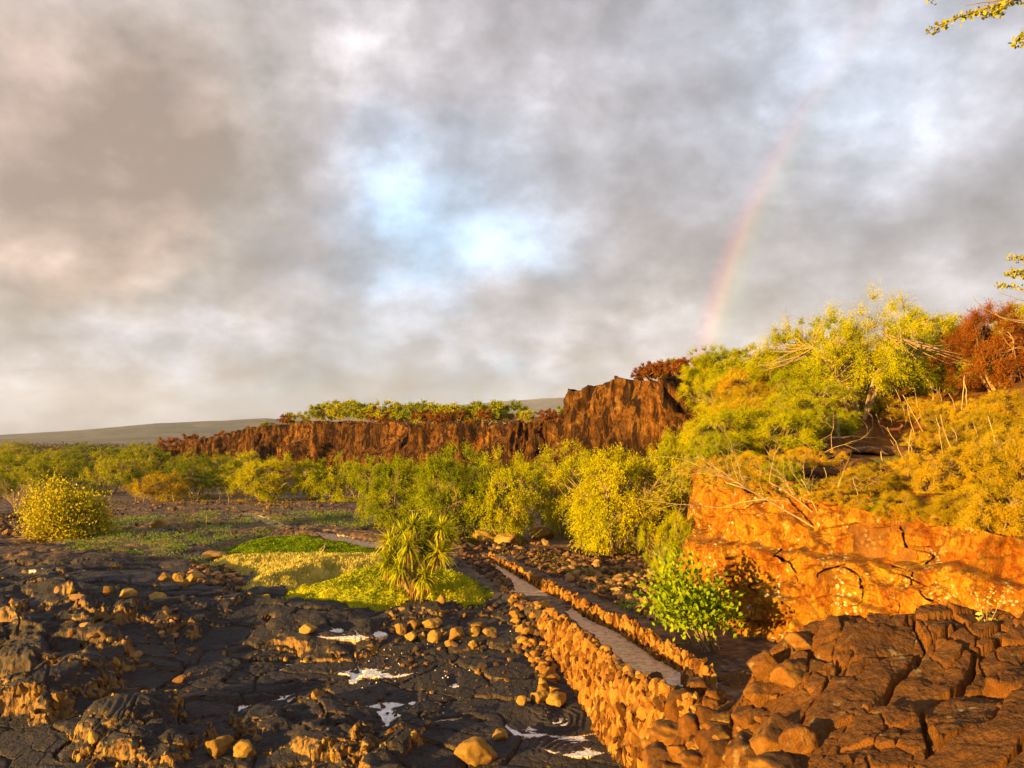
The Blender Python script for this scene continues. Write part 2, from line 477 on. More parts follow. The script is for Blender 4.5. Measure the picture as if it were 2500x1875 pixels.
def make_leaf(name, c1, c2, c3=None, transl=0.35, nscale=0.9, spec=0.0):
    m, t, out = mat_new(name)
    oi = t.new('ShaderNodeObjectInfo')
    g = t.new('ShaderNodeNewGeometry')
    f = t.noise(g.outputs['Position'], nscale, 4, 0.65)
    f2 = t.math('MULTIPLY', g.outputs['Random Per Island'], 0.35)
    f = t.math('ADD', t.math('ADD', t.math('MULTIPLY', t.math('SUBTRACT', f, 0.5), 1.4), t.math('MULTIPLY', oi.outputs['Random'], 0.45)), t.math('ADD', f2, 0.10))
    col = t.ramp(f, [(0.05, c1), (0.5, c2), (0.95, c3 or c2)])
    d = t.new('ShaderNodeBsdfDiffuse'); t.l.new(col, d.inputs[0])
    tr = t.new('ShaderNodeBsdfTranslucent'); t.l.new(t.mix(1.0, col, (1.0, 1.0, 0.6), 'MULTIPLY'), tr.inputs[0])
    mx = t.new('ShaderNodeMixShader'); mx.inputs[0].default_value = transl
    t.l.new(d.outputs[0], mx.inputs[1]); t.l.new(tr.outputs[0], mx.inputs[2])
    last = mx.outputs[0]
    if spec:
        gl = t.new('ShaderNodeBsdfGlossy'); gl.inputs['Roughness'].default_value = 0.4; gl.inputs['Color'].default_value = (0.9, 0.9, 0.85, 1)
        m2 = t.new('ShaderNodeMixShader'); m2.inputs[0].default_value = spec
        t.l.new(last, m2.inputs[1]); t.l.new(gl.outputs[0], m2.inputs[2]); last = m2.outputs[0]
    t.l.new(last, out.inputs[0])
    return m

def make_plain(name, c1, c2, scale=6.0, rough=0.85, bumpd=0.0):
    m, t, out = mat_new(name)
    g = t.new('ShaderNodeNewGeometry')
    n = t.noise(g.outputs['Position'], scale, 4, 0.6)
    col = t.ramp(n, [(0.3, c1), (0.7, c2)])
    principled(t, out, col, rough, bump(t, n, bumpd) if bumpd else None, 0.2)
    return m

M = {}
M['lava'] = make_lava()
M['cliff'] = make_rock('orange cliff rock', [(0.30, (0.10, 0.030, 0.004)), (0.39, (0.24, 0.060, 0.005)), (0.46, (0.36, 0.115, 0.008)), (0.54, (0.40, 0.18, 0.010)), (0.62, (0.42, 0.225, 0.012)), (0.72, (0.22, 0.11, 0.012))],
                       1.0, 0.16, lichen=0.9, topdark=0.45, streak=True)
M['darkrock'] = make_rock('dark ledge rock', [(0.3, (0.03, 0.016, 0.010)), (0.5, (0.085, 0.040, 0.018)), (0.7, (0.19, 0.09, 0.03))], 1.8, 0.06, lichen=0.5)
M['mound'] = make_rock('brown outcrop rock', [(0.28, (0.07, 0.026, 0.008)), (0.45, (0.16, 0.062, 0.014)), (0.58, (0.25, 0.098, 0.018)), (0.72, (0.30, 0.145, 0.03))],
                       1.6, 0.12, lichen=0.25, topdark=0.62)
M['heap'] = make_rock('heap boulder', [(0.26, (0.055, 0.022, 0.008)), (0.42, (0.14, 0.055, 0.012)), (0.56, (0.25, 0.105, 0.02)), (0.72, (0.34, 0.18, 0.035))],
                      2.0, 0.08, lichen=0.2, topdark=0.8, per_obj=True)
M['stone'] = make_rock('wall stone', [(0.28, (0.07, 0.026, 0.007)), (0.42, (0.19, 0.080, 0.016)), (0.56, (0.30, 0.135, 0.024)), (0.72, (0.38, 0.20, 0.04))],
                       2.2, 0.05, lichen=0.2, island=True)
M['rubble'] = make_rock('rubble stone', [(0.2, (0.05, 0.032, 0.025)), (0.42, (0.13, 0.068, 0.032)), (0.58, (0.24, 0.125, 0.045)), (0.8, (0.38, 0.22, 0.08))],
                        2.5, 0.03, per_obj=True, island=True)
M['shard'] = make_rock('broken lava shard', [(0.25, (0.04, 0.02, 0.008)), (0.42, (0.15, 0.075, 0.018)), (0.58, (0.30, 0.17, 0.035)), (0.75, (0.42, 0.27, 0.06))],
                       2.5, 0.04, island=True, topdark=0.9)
M['boulder'] = make_rock('golden boulder', [(0.2, (0.10, 0.05, 0.014)), (0.42, (0.22, 0.12, 0.03)), (0.6, (0.34, 0.20, 0.045)), (0.8, (0.42, 0.27, 0.07))],
                         2.0, 0.05, per_obj=True)
M['pali'] = make_rock('far cliff rock', [(0.30, (0.055, 0.025, 0.014)), (0.43, (0.125, 0.05, 0.022)), (0.54, (0.22, 0.095, 0.03)), (0.66, (0.40, 0.21, 0.06)), (0.78, (0.50, 0.30, 0.10))],
                      0.22, 0.5, topdark=0.4)
M['slope'] = make_rock('hillside ground', [(0.3, (0.04, 0.018, 0.008)), (0.45, (0.12, 0.048, 0.012)), (0.6, (0.26, 0.11, 0.02)), (0.75, (0.30, 0.18, 0.04))],
                       0.8, 0.12, lichen=0.2)

# ------------------------------------------------------------------ the lie of the land
EDGE = [(16.0, 12.0), (12.0, 18.0), (6.4, 26.0), (8.0, 33.0), (10.6, 44.0), (13.4, 54.0), (10.3, 66.0), (8.0, 74.0), (6.4, 80.0), (7.2, 94.0), (-14.6, 110.0),
        (-34.0, 130.0), (-52.0, 150.0), (-80.0, 172.0), (-112.0, 188.0)]
ETOP = [3.4, 3.6, 4.5, 5.8, 8.0, 10.0, 10.2, 9.5, 7.7, 7.8, 7.7, 8.9, 6.9, 2.2, 0.4]
PLATEAU = EDGE + [(-60, 600), (600, 600), (600, 5.0), (25, 5)]
ETOPX = np.array(ETOP + [6, 6, 6, 6, 3.4])

LW = [(1325, 1500, .15), (1370, 1518, .25), (1426, 1551, .3), (1467, 1588, .3), (1516, 1640, .3), (1593, 1677, .3), (1660, 1697, .3)]
LWALL = [G(*p)[:2] for p in LW] + [np.array([4.0, 15.6])]
RW = [(1195, 1350, .3), (1260, 1382, .35), (1321, 1413, .4), (1390, 1445, .45), (1451, 1478, .5), (1512, 1502, .5), (1573, 1539, .5), (1634, 1575, .5), (1690, 1600, .55), (1735, 1634, .6)]
RWALL = [G(*p)[:2] for p in RW]
FLAT = [tuple(p) for p in LWALL] + [(5, 12), (40, 8), (60, 60), (-4, 60), (-2.2, 34), (0.0, 28.5)]
PATHP = [(1183, 1355), (1212, 1397), (1256, 1437), (1240, 1457), (1300, 1480), (1385, 1501), (1424, 1541), (1480, 1587), (1538, 1639), (1596, 1676), (1650, 1686), (1740, 1700),
         (1750, 1670), (1680, 1640), (1632, 1612), (1574, 1577), (1516, 1537), (1459, 1497), (1400, 1462), (1355, 1445), (1308, 1422), (1256, 1381), (1228, 1361)]
BAND = [tuple(G(a, b)[:2]) for a, b in [(1240, 1462), (1300, 1458), (1372, 1462), (1402, 1478), (1384, 1497), (1300, 1500), (1240, 1492)]]
PATHW = [tuple(G(a, b)[:2]) for a, b in PATHP]
FARPATH = [G(a, b)[:2] for a, b in [(600, 1258), (650, 1276), (715, 1300), (770, 1313), (850, 1326), (940, 1340), (1010, 1350), (1090, 1352), (1200, 1358)]]

def tps_fit(P, reg=0.02):
    n = len(P); r = np.linalg.norm(P[:, None, :2] - P[None, :, :2], axis=2)
    K = np.where(r > 0, r * r * np.log(r + 1e-12), 0) + np.eye(n) * reg
    A = np.zeros((n + 3, n + 3)); A[:n, :n] = K; A[:n, n] = 1; A[:n, n + 1:] = P[:, :2]; A[n, :n] = 1; A[n + 1:, :n] = P[:, :2].T
    return np.linalg.solve(A, np.concatenate([P[:, 2], np.zeros(3)]))
def tps(Wt, P, x, y):
    z = Wt[-3] + Wt[-2] * x + Wt[-1] * y
    for i, p in enumerate(P):
        r2 = (x - p[0]) ** 2 + (y - p[1]) ** 2 + 1e-9
        z = z + Wt[i] * 0.5 * r2 * np.log(r2)
    return z
HPTS = [(16, 12, 3.4), (14, 15, 3.5), (12, 18, 3.6), (9.2, 22, 4.0), (6.4, 26, 4.5), (8.0, 33, 5.8), (10.6, 44, 8.0), (13.4, 54, 10.0), (10.3, 66, 10.2), (14, 64, 10.4), (8.0, 74, 9.5), (6.4, 80, 7.7),
        (16.8, 34, 6.05), (15, 31.5, 5.6), (19.0, 34, 6.2), (11.5, 28, 5.1), (17.7, 27, 5.6), (24, 27, 6.6), (16.8, 38.5, 7.4), (12.3, 36, 7.4), (12.9, 46, 9.5),
        (20, 48, 11.0), (25.8, 42, 10.8), (30, 44, 12.0), (21.3, 33, 8.0), (25, 36, 9.4), (22, 20, 5.0), (30, 30, 8.6), (40, 30, 10), (40, 60, 13), (20, 75, 12), (30, 75, 13), (60, 60, 14), (60, 20, 9)]
HP = np.array(HPTS, float); HW = tps_fit(HP)

def land(x, y):
    """smooth height of the ground, and signed distance into the plateau"""
    prof = np.interp(y, [-10, 0, 14, 18, 22, 25, 28, 31, 36], [-4.5, -4.0, -2.75, -2.2, -1.65, -1.05, -0.35, -0.12, 0.0])
    sd, _ = sdpoly(x, y, FLAT)
    z = prof * (1 - sstep(sd, -0.25, 0.1))
    z = z + 0.30 * fbm(x / 9, y / 9, seed=5, octv=3) * sstep(y, 60, 30) * (1 - 0.95 * sstep(sd, -1, 0.5))
    z = z + np.clip(y - 70, 0, 5000) * 0.0006 + 1.1 * fbm(x / 60, y / 60, seed=8, octv=4) * sstep(y, 90, 200)
    s, par = sdpoly(x, y, PLATEAU)
    top = np.interp(par, np.arange(len(ETOPX) + 1), np.append(ETOPX, ETOPX[0]))
    rise = 0.05 * np.clip(s, 0, 40)
    nz_ = np.clip(tps(HW, HP, np.clip(x, 0, 70), np.clip(y, 5, 90)), 2, 15)
    near = sstep(y, 78, 62)
    top = top * (1 - near) + nz_ * near; rise = rise * (1 - near)
    und = 0.25 * fbm(x / 5, y / 5, seed=21, octv=4) * sstep(s, 0, 2)
    hz = top + rise + und
    ramp = sstep(par, 2.95, 3.3) * sstep(par, 5.05, 4.9)
    w = sstep(s, -2.5 * ramp, 0.55 + 0.012 * np.clip(y - 30, 0, 100) + 4.0 * ramp)
    return z * (1 - w) + hz * w, s

def hit(px, py, dmax=420.0):
    """where the sight line through a photo pixel meets the land"""
    r = ray(px, py); d = np.geomspace(9, dmax, 1600)
    t = d / r[1]
    x = r[0] * t; z = EYE + r[2] * t
    h, _ = land(x, d)
    k = np.nonzero(z <= h)[0]
    i = k[0] if len(k) else len(d) - 1
    return np.array([x[i], d[i], float(h[i])])

# ------------------------------------------------------------------ near lava field
SLABS = [  # photo outline of a raised lava slab, its height in metres
    ([(40, 1490), (70, 1535), (170, 1560), (270, 1555), (345, 1570), (330, 1505), (230, 1488)], 0.55),
    ([(130, 1600), (180, 1640), (300, 1650), (430, 1690), (500, 1640), (470, 1560), (330, 1575)], 0.55),
    ([(250, 1565), (480, 1660), (620, 1600), (560, 1530), (400, 1520)], 0.35),
    ([(-60, 1700), (0, 1790), (110, 1800), (240, 1770), (330, 1710), (200, 1660), (0, 1640)], 1.05),
    ([(190, 1830), (240, 1895), (420, 1900), (520, 1830), (420, 1780), (260, 1775)], 0.8),
    ([(610, 1545), (760, 1590), (900, 1585), (960, 1540), (860, 1500), (700, 1500)], 0.30),
    ([(930, 1500), (960, 1535), (1080, 1545), (1130, 1520), (1060, 1490)], 0.28),
    ([(560, 1790), (640, 1850), (800, 1870), (900, 1860), (960, 1800), (780, 1760)], 0.55),
    ([(860, 1840), (900, 1930), (1050, 1930), (1030, 1850), (960, 1810)], 0.6),
    ([(-60, 1500), (-20, 1560), (40, 1580), (60, 1520), (30, 1470)], 0.5),
    ([(0, 1440), (120, 1470), (300, 1440), (330, 1395), (180, 1380), (20, 1395)], 0.35),
    ([(690, 1490), (560, 1500), (540, 1455), (640, 1430), (720, 1445)], 0.30),
]
SLABW = [([tuple(G(a, b, -0.6 if b < 1600 else -1.8)[:2]) for a, b in p], h) for p, h in SLABS]
POOLS = [(850, 1668, 70, 9), (925, 1706, 85, 16), (955, 1762, 46, 30), (1088, 1798, 42, 12), (1290, 1822, 42, 16), (1405, 1845, 75, 30), (1370, 1800, 24, 16),
         (690, 1755, 26, 9), (700, 1700, 20, 8), (775, 1664, 46, 6), (870, 1720, 12, 14), (130, 1474, 45, 5), (255, 1470, 30, 4), (22, 1615, 16, 20),
         (945, 1805, 12, 10), (590, 1772, 26, 6), (1010, 1760, 10, 18), (1110, 1735, 14, 8), (180, 1480, 26, 3), (920, 1600, 14, 8), (1020, 1598, 12, 4)]

MATS = [tuple(G(a, b)[:2]) for a, b in [(480, 1392), (540, 1345), (640, 1318), (860, 1325), (1000, 1360), (1150, 1410), (1215, 1455), (1190, 1478), (900, 1494), (700, 1480), (600, 1462)]]
def lava_detail(x, y):
    """broken pahoehoe: terraces, lobes, ropes and cracks"""
    wx = x + 0.55 * fbm(x / 2.2, y / 2.2, seed=31, octv=3); wy = y + 0.55 * fbm(x / 2.2, y / 2.2, seed=32, octv=3)
    w2x = x + 0.18 * fbm(x / 0.6, y / 0.6, seed=35, octv=2); w2y = y + 0.18 * fbm(x / 0.6, y / 0.6, seed=36, octv=2)
    h = np.zeros_like(x)
    S = fbm(wx / 7.5, wy / 3.6, seed=41, octv=3) * 2.2
    fl = np.floor(S); fr = S - fl
    h += 0.20 * (fl + sstep(fr, 0.0, 0.06)) + 0.12 * fr
    F1, F2, ra, rb, ox, oy = worley(wx / 2.6, wy / 1.25, seed=3)
    h += 0.22 * np.sqrt(np.clip(1 - (F1 / 0.98) ** 2, 0, 1)) + (ra - 0.5) * 0.10
    rope = sstep(perlin(x / 2.6, y / 2.6, seed=55), 0.12, 0.35)
    ang = 6.0 * perlin(x / 4.0, y / 4.0, seed=56)
    h += 0.022 * rope * np.sin((np.hypot(ox * 1.9, oy * 1.15) + 0.12 * ang) * 42)
    crack = sstep(F2 - F1, 0.05, 0.0)
    h -= 0.10 * crack
    f1, f2, a2, b2, _, _ = worley(w2x / 0.62, w2y / 0.42, seed=9)
    h += 0.03 * np.sqrt(np.clip(1 - (f1 / 0.95) ** 2, 0, 1)) + 0.018 * (a2 - 0.5) - 0.018 * sstep(f2 - f1, 0.08, 0.0)
    h += 0.045 * ridged(wx / 1.3, wy / 0.55, seed=61, octv=5) * sstep(perlin(x / 3.1, y / 3.1, seed=62), -0.35, 0.2)
    h += 0.018 * fbm(x / 0.16, y / 0.16, seed=63, octv=3)
    return h

def field(x, y):
    z, s = land(x, y)
    wx = x + 0.12 * fbm(x / 0.8, y / 0.8, seed=71, octv=4); wy = y + 0.22 * fbm(x / 1.1, y / 1.1, seed=72, octv=3)
    sdf, _ = sdpoly(x, y, FLAT)
    sp_, _ = sdpoly(wx, wy, PATHW)
    dfp, _ = sdline(wx, wy, FARPATH)
    sb_, _ = sdpoly(wx, wy, BAND)
    path = np.maximum(sstep(sp_, -0.12, 0.12) * sstep(sb_, 0.1, -0.1), sstep(dfp, 0.75, 0.35) * 0.85)
    amp = (0.35 + 0.65 * sstep(y, 75, 40)) * sstep(y, 110, 74) * (1 - 0.72 * sstep(sdf, -0.4, 0.6)) * (1 - 0.95 * path) * sstep(s, 0.4, -0.4)
    sm, _ = sdpoly(wx, wy, MATS)
    amp = amp * (1 - 0.85 * sstep(sm, -0.6, 0.5))
    d = lava_detail(x, y) * amp
    z = z + d
    tx = x + 0.38 * fbm(x / 0.8, y / 0.8, seed=75, octv=4); ty = y + 0.38 * fbm(x / 0.8, y / 0.8, seed=76, octv=4)
    irr = 0.30 + 0.60 * sstep(fbm(x / 1.5, y / 1.1, seed=77, octv=3), -0.45, 0.35)
    soft = sstep(perlin(x / 1.3, y / 1.3, seed=78), 0.0, 0.3)
    for poly, hh in SLABW:
        sd, _ = sdpoly(tx, ty, poly)
        z = z + hh * irr * sstep(sd, -0.10, 0.12 + 0.9 * soft) * (0.78 + 0.22 * sstep(sd, 0, 1.2))
    white = np.zeros_like(x)
    scarp = 0.22 + 0.6 * sstep(perlin(x / 3.3, y / 2.2, seed=79), 0.15, 0.4)
    for poly, hh in SLABW:
        sd, _ = sdpoly(tx, ty, poly)
        scarp = np.maximum(scarp, sstep(np.abs(sd), 0.5, 0.25))
    for (a, b, rx, ry) in POOLS:
        rx *= 0.92; ry *= 0.92
        zz = -1.0 if b < 1600 else -1.95
        c = G(a, b, zz)
        dx = (x - c[0]) / (rx * c[1] / FOC); dy = (y - c[1]) / (ry * c[1] ** 2 / (FOC * (EYE - zz)))
        q = np.exp(-(dx * dx + dy * dy) * 0.9)
        m = q > 0.10
        if m.any():
            ref = float(np.percentile(z[m], 42))
            z = np.where(m, z * (1 - q) + (ref + (z - ref) * 0.75 - 0.10) * q, z)
            lev = ref - 0.085
            f = m & (z < lev) & (q > 0.16)
            z = np.where(f, lev + 0.003 * np.sin(x * 9) * np.cos(y * 7), z)
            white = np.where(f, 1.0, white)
    return z, s, path, white, sdf, scarp

ORD = 'first second third fourth fifth sixth seventh eighth ninth tenth eleventh twelfth thirteenth fourteenth fifteenth sixteenth seventeenth eighteenth nineteenth'.split()
def ordw(n):
    if n < 20: return ORD[n - 1]
    t_, u_ = divmod(n, 10)
    return {2: 'twent', 3: 'thirt', 4: 'fort', 5: 'fift'}[t_] + ('ieth' if u_ == 0 else 'y ' + ORD[u_ - 1])

def make_land():
    # polar-ish sheets: columns fan out from the viewpoint, rows crowd towards it
    for name, y0, y1, nr, nc, spread in (('lava_field', 15.5, 74.0, 1150, 1500, 0.80), ('lava_plain', 74.0, 9000.0, 420, 520, 1.0)):
        inv_y = np.linspace(1 / y0, 1 / y1, nr); yy = 1 / inv_y
        if name == 'lava_plain': yy = np.concatenate([[73.5], yy[1:]])
        k = np.linspace(-spread, spread, nc)
        X = yy[:, None] * k[None, :]; Y = np.repeat(yy[:, None], nc, 1)
        if name == 'lava_field':
            Z, s, path, white, sdf, scarp = field(X, Y)
        else:
            Z, s = land(X, Y); path = np.zeros_like(Z); white = path; sdf = path - 9; scarp = 0.2 + path
            Z = Z + 0.5 * fbm(X / 6, Y / 6, seed=90, octv=4) * sstep(Y, 74, 110) * sstep(Y, 900, 300)
        gx = np.abs(np.gradient(Z, axis=0) / (np.gradient(Y, axis=0) + 1e-9))
        if name == 'lava_field':
            k_ = (gx > 1.0) & (Y < 42) & (scarp > 0.35) & (s < 0) & (sdf < -0.3)
            global STEEP
            STEEP = np.stack([X[k_], Y[k_], Z[k_]], -1)
        rough = sstep(gx, 0.5, 1.6) * (Y < 60)
        X2 = X + rough * 0.11 * fbm(X / 0.24, Y / 0.24, Z / 0.17, seed=95, octv=3)
        Y2 = Y + rough * 0.13 * fbm(X / 0.24, Y / 0.24, Z / 0.17, seed=96, octv=3)
        scrub = sstep(Y, 80, 160) * (1 - sstep(s, -0.5, 0.5))
        earth = np.clip(sstep(sdf, -0.2, 1.0) * 0.9 + sstep(Y, 33, 42) * 0.95, 0, 1)
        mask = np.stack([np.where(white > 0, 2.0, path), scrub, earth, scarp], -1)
        V = np.stack([X2, Y2, Z], -1).reshape(-1, 3)
        Q = grid_quads(nr, nc)
        me = fastmesh(name, V, Q, None, True, {'mask': mask.reshape(-1, 4)})
        sl = s.reshape(-1)
        onhill = (sl[Q].min(1) > 0.0).astype(np.int32)
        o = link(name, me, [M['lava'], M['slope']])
        me.polygons.foreach_set('material_index', onhill)
        o['kind'] = 'structure'
    # ground under and beside the viewpoint
    xs = np.linspace(-40, 40, 160); ys = np.linspace(-20, 15.6, 90)
    X, Y = np.meshgrid(xs, ys)
    Z, _ = land(X, Y)
    Z = Z + lava_detail(X, Y) * 0.5 - 0.15
    mask = np.zeros((X.size, 4)); mask[:, 3] = 0.2
    o = link('lava_ground', fastmesh('lava_ground', np.stack([X, Y, Z], -1).reshape(-1, 3), grid_quads(90, 160), None, True, {'mask': mask}), M['lava'])
    o['kind'] = 'structure'
make_land()

# ------------------------------------------------------------------ cliffs: sheets standing on the plateau edge
def resample(pts, vals, step):
    P = np.asarray(pts, float); L = np.concatenate([[0], np.cumsum(np.linalg.norm(np.diff(P, axis=0), axis=1))])
    n = max(2, int(L[-1] / step)); u = np.linspace(0, L[-1], n)
    return np.stack([np.interp(u, L, P[:, 0]), np.interp(u, L, P[:, 1])], 1), np.interp(u, L, vals), u

def smooth_line(P, k):
    Q = P.copy(); ker = np.ones(k) / k
    for c in range(2):
        pad = np.concatenate([np.full(k // 2, P[0, c]), P[:, c], np.full(k // 2, P[-1, c])])
        Q[:, c] = np.convolve(pad, ker, 'valid')[:len(P)]
    return Q

CRACKS = [([(2183, 1285), (2196, 1318), (2206, 1345)], 0.16), ([(2206, 1345), (2250, 1346), (2266, 1362)], 0.06), ([(2266, 1362), (2248, 1392), (2240, 1418)], 0.06),
          ([(2195, 1346), (2193, 1392), (2240, 1412)], 0.025), ([(2244, 1408), (2262, 1424), (2286, 1446), (2330, 1478)], 0.035), ([(2016, 1402), (2040, 1390), (2075, 1382), (2112, 1396), (2118, 1412)], 0.05),
          ([(1900, 1345), (1930, 1385), (1946, 1430)], 0.03), ([(1850, 1410), (1875, 1445)], 0.03), ([(2240, 1418), (2226, 1460), (2222, 1492)], 0.03), ([(2118, 1412), (2112, 1480)], 0.025)]

def near_cliff():
    P, T, u = resample(EDGE[0:4] + [(11.0, 36.5)], ETOP[0:4] + [6.0], 0.028)
    P = smooth_line(P, 61)
    tan = np.gradient(P, axis=0); tan /= np.linalg.norm(tan, axis=1, keepdims=True)
    N = np.stack([-tan[:, 1], tan[:, 0]], 1)
    s_, _ = sdpoly((P + N * 0.5)[:, 0], (P + N * 0.5)[:, 1], PLATEAU)
    N *= np.where(s_ > 0, -1, 1)[:, None]        # pointing out of the hill
    nv = 230
    v = np.linspace(0, 1, nv)
    U = np.repeat(u[:, None], nv, 1)
    zb = -0.9; topz = T + 0.12 + 0.22 * fbm(u / 0.9, u * 0, seed=133, octv=4)
    vv = np.minimum(v / 0.86, 1.0)
    Z = zb + (topz[:, None] - zb) * vv[None, :]
    back = np.clip((v - 0.86) / 0.14, 0, 1)[None, :]
    wx = U + 0.5 * fbm(U / 1.4, Z / 1.4, seed=101, octv=3); wz = Z + 0.5 * fbm(U / 1.4, Z / 1.4, seed=102, octv=3)
    F1, F2, ra, rb, ox, oz = worley(wx / 1.5, wz / 0.9, seed=103)
    D = (ra - 0.5) * 0.50 + (rb - 0.5) * 0.5 * ox + 0.35 * (ra - 0.4) * oz - 0.10 * sstep(F2 - F1, 0.05, 0.0)
    f1, f2, a, b, qx, qz = worley(wx / 0.55, wz / 0.40, seed=104)
    fine = sstep(perlin(U / 2.4, Z / 2.4, seed=105), -0.15, 0.25)
    D += fine * ((a - 0.5) * 0.13 + 0.12 * (b - 0.5) * qx - 0.05 * sstep(f2 - f1, 0.10, 0.0))
    D += 0.30 * fbm(U / 3.0, Z / 3.0, seed=106, octv=5) + 0.045 * ridged(wx / 0.9, wz / 0.35, seed=107, octv=5)
    F3, F4, r3, r4, o3, p3 = worley((U + 0.3 * wz) / 0.9 + 0.5 * fbm(U / 0.7, Z / 0.7, seed=113, octv=3), wz / 0.55, seed=114)
    D += (r3 - 0.5) * 0.16 + 0.22 * (r4 - 0.5) * o3 - 0.05 * sstep(F4 - F3, 0.05, 0.0)
    D += 0.45 * sstep(Z, 1.0, -0.6) * (perlin(U / 1.5, Z, seed=108) > -0.9)
    D -= 0.35 * sstep(Z, topz[:, None] - 0.9, topz[:, None] - 0.1) * (0.5 + perlin(U / 1.1, Z / 0.5, seed=109))
    zl = 2.75 + 0.45 * fbm(U / 1.6, U * 0, seed=151, octv=4)
    D -= 0.50 * sstep(Z - zl, -0.06, 0.08)
    zm = 1.55 + 0.6 * fbm(U / 2.1, U * 0 + 4, seed=152, octv=4)
    D -= 0.28 * sstep(Z - zm, -0.05, 0.06) * sstep(perlin(U / 2.0, U * 0, seed=153), -0.1, 0.1)
    D += 0.10 * fbm(U / 0.33, Z / 0.24, seed=154, octv=4) + 0.25
    D *= 1 - 0.6 * back
    X = P[:, 0][:, None] + N[:, 0][:, None] * (D + 0.25) - N[:, 0][:, None] * back * 1.6
    Y = P[:, 1][:, None] + N[:, 1][:, None] * (D + 0.25) - N[:, 1][:, None] * back * 1.6
    lz, _ = land(X, Y)
    Z = np.where(back > 0, Z * (1 - back) + (lz - 0.08) * back + 0.10 * np.sin(np.pi * back) * (1 + fbm(U / 0.4, back * 4 + Z * 0, seed=110)), Z)
    # open joints: push the rock back along them
    nrm = np.array([-0.83, -0.56])
    dep = np.zeros_like(Z)
    for pts, wd in CRACKS:
        W2 = []
        for (a_, b_) in pts:
            r = ray(a_, b_); base = np.array([6.4, 26.0]) + nrm * 0.25
            dn = (12.0 - 6.4, 18.0 - 26.0)
            n2 = np.array([-dn[1], dn[0]])
            t = (base @ n2) / (r[:2] @ n2)
            pt = r * t; al = (pt[0] - 6.4) * dn[0] + (pt[1] - 26.0) * dn[1]
            W2.append((al / math.hypot(*dn), EYE + pt[2]))
        al = ((X - 6.4) * dn[0] + (Y - 26.0) * dn[1]) / math.hypot(*dn)
        wob = 0.05 * fbm(U / 0.2, Z / 0.2, seed=111, octv=2)
        dd, _ = sdline(al + wob, Z + wob, W2)
        dep = np.maximum(dep, sstep(dd, wd * 1.15, wd * 0.5) * min(0.9, 0.3 + wd * 5))
    dep = dep * 1.8; X = X - dep * 0.05; Y = Y + dep
    me = fastmesh('cliff', np.stack([X, Y, Z], -1).reshape(-1, 3), grid_quads(len(P), nv), None, True)
    o = link('cliff', me, M['cliff']); o['kind'] = 'structure'
near_cliff()

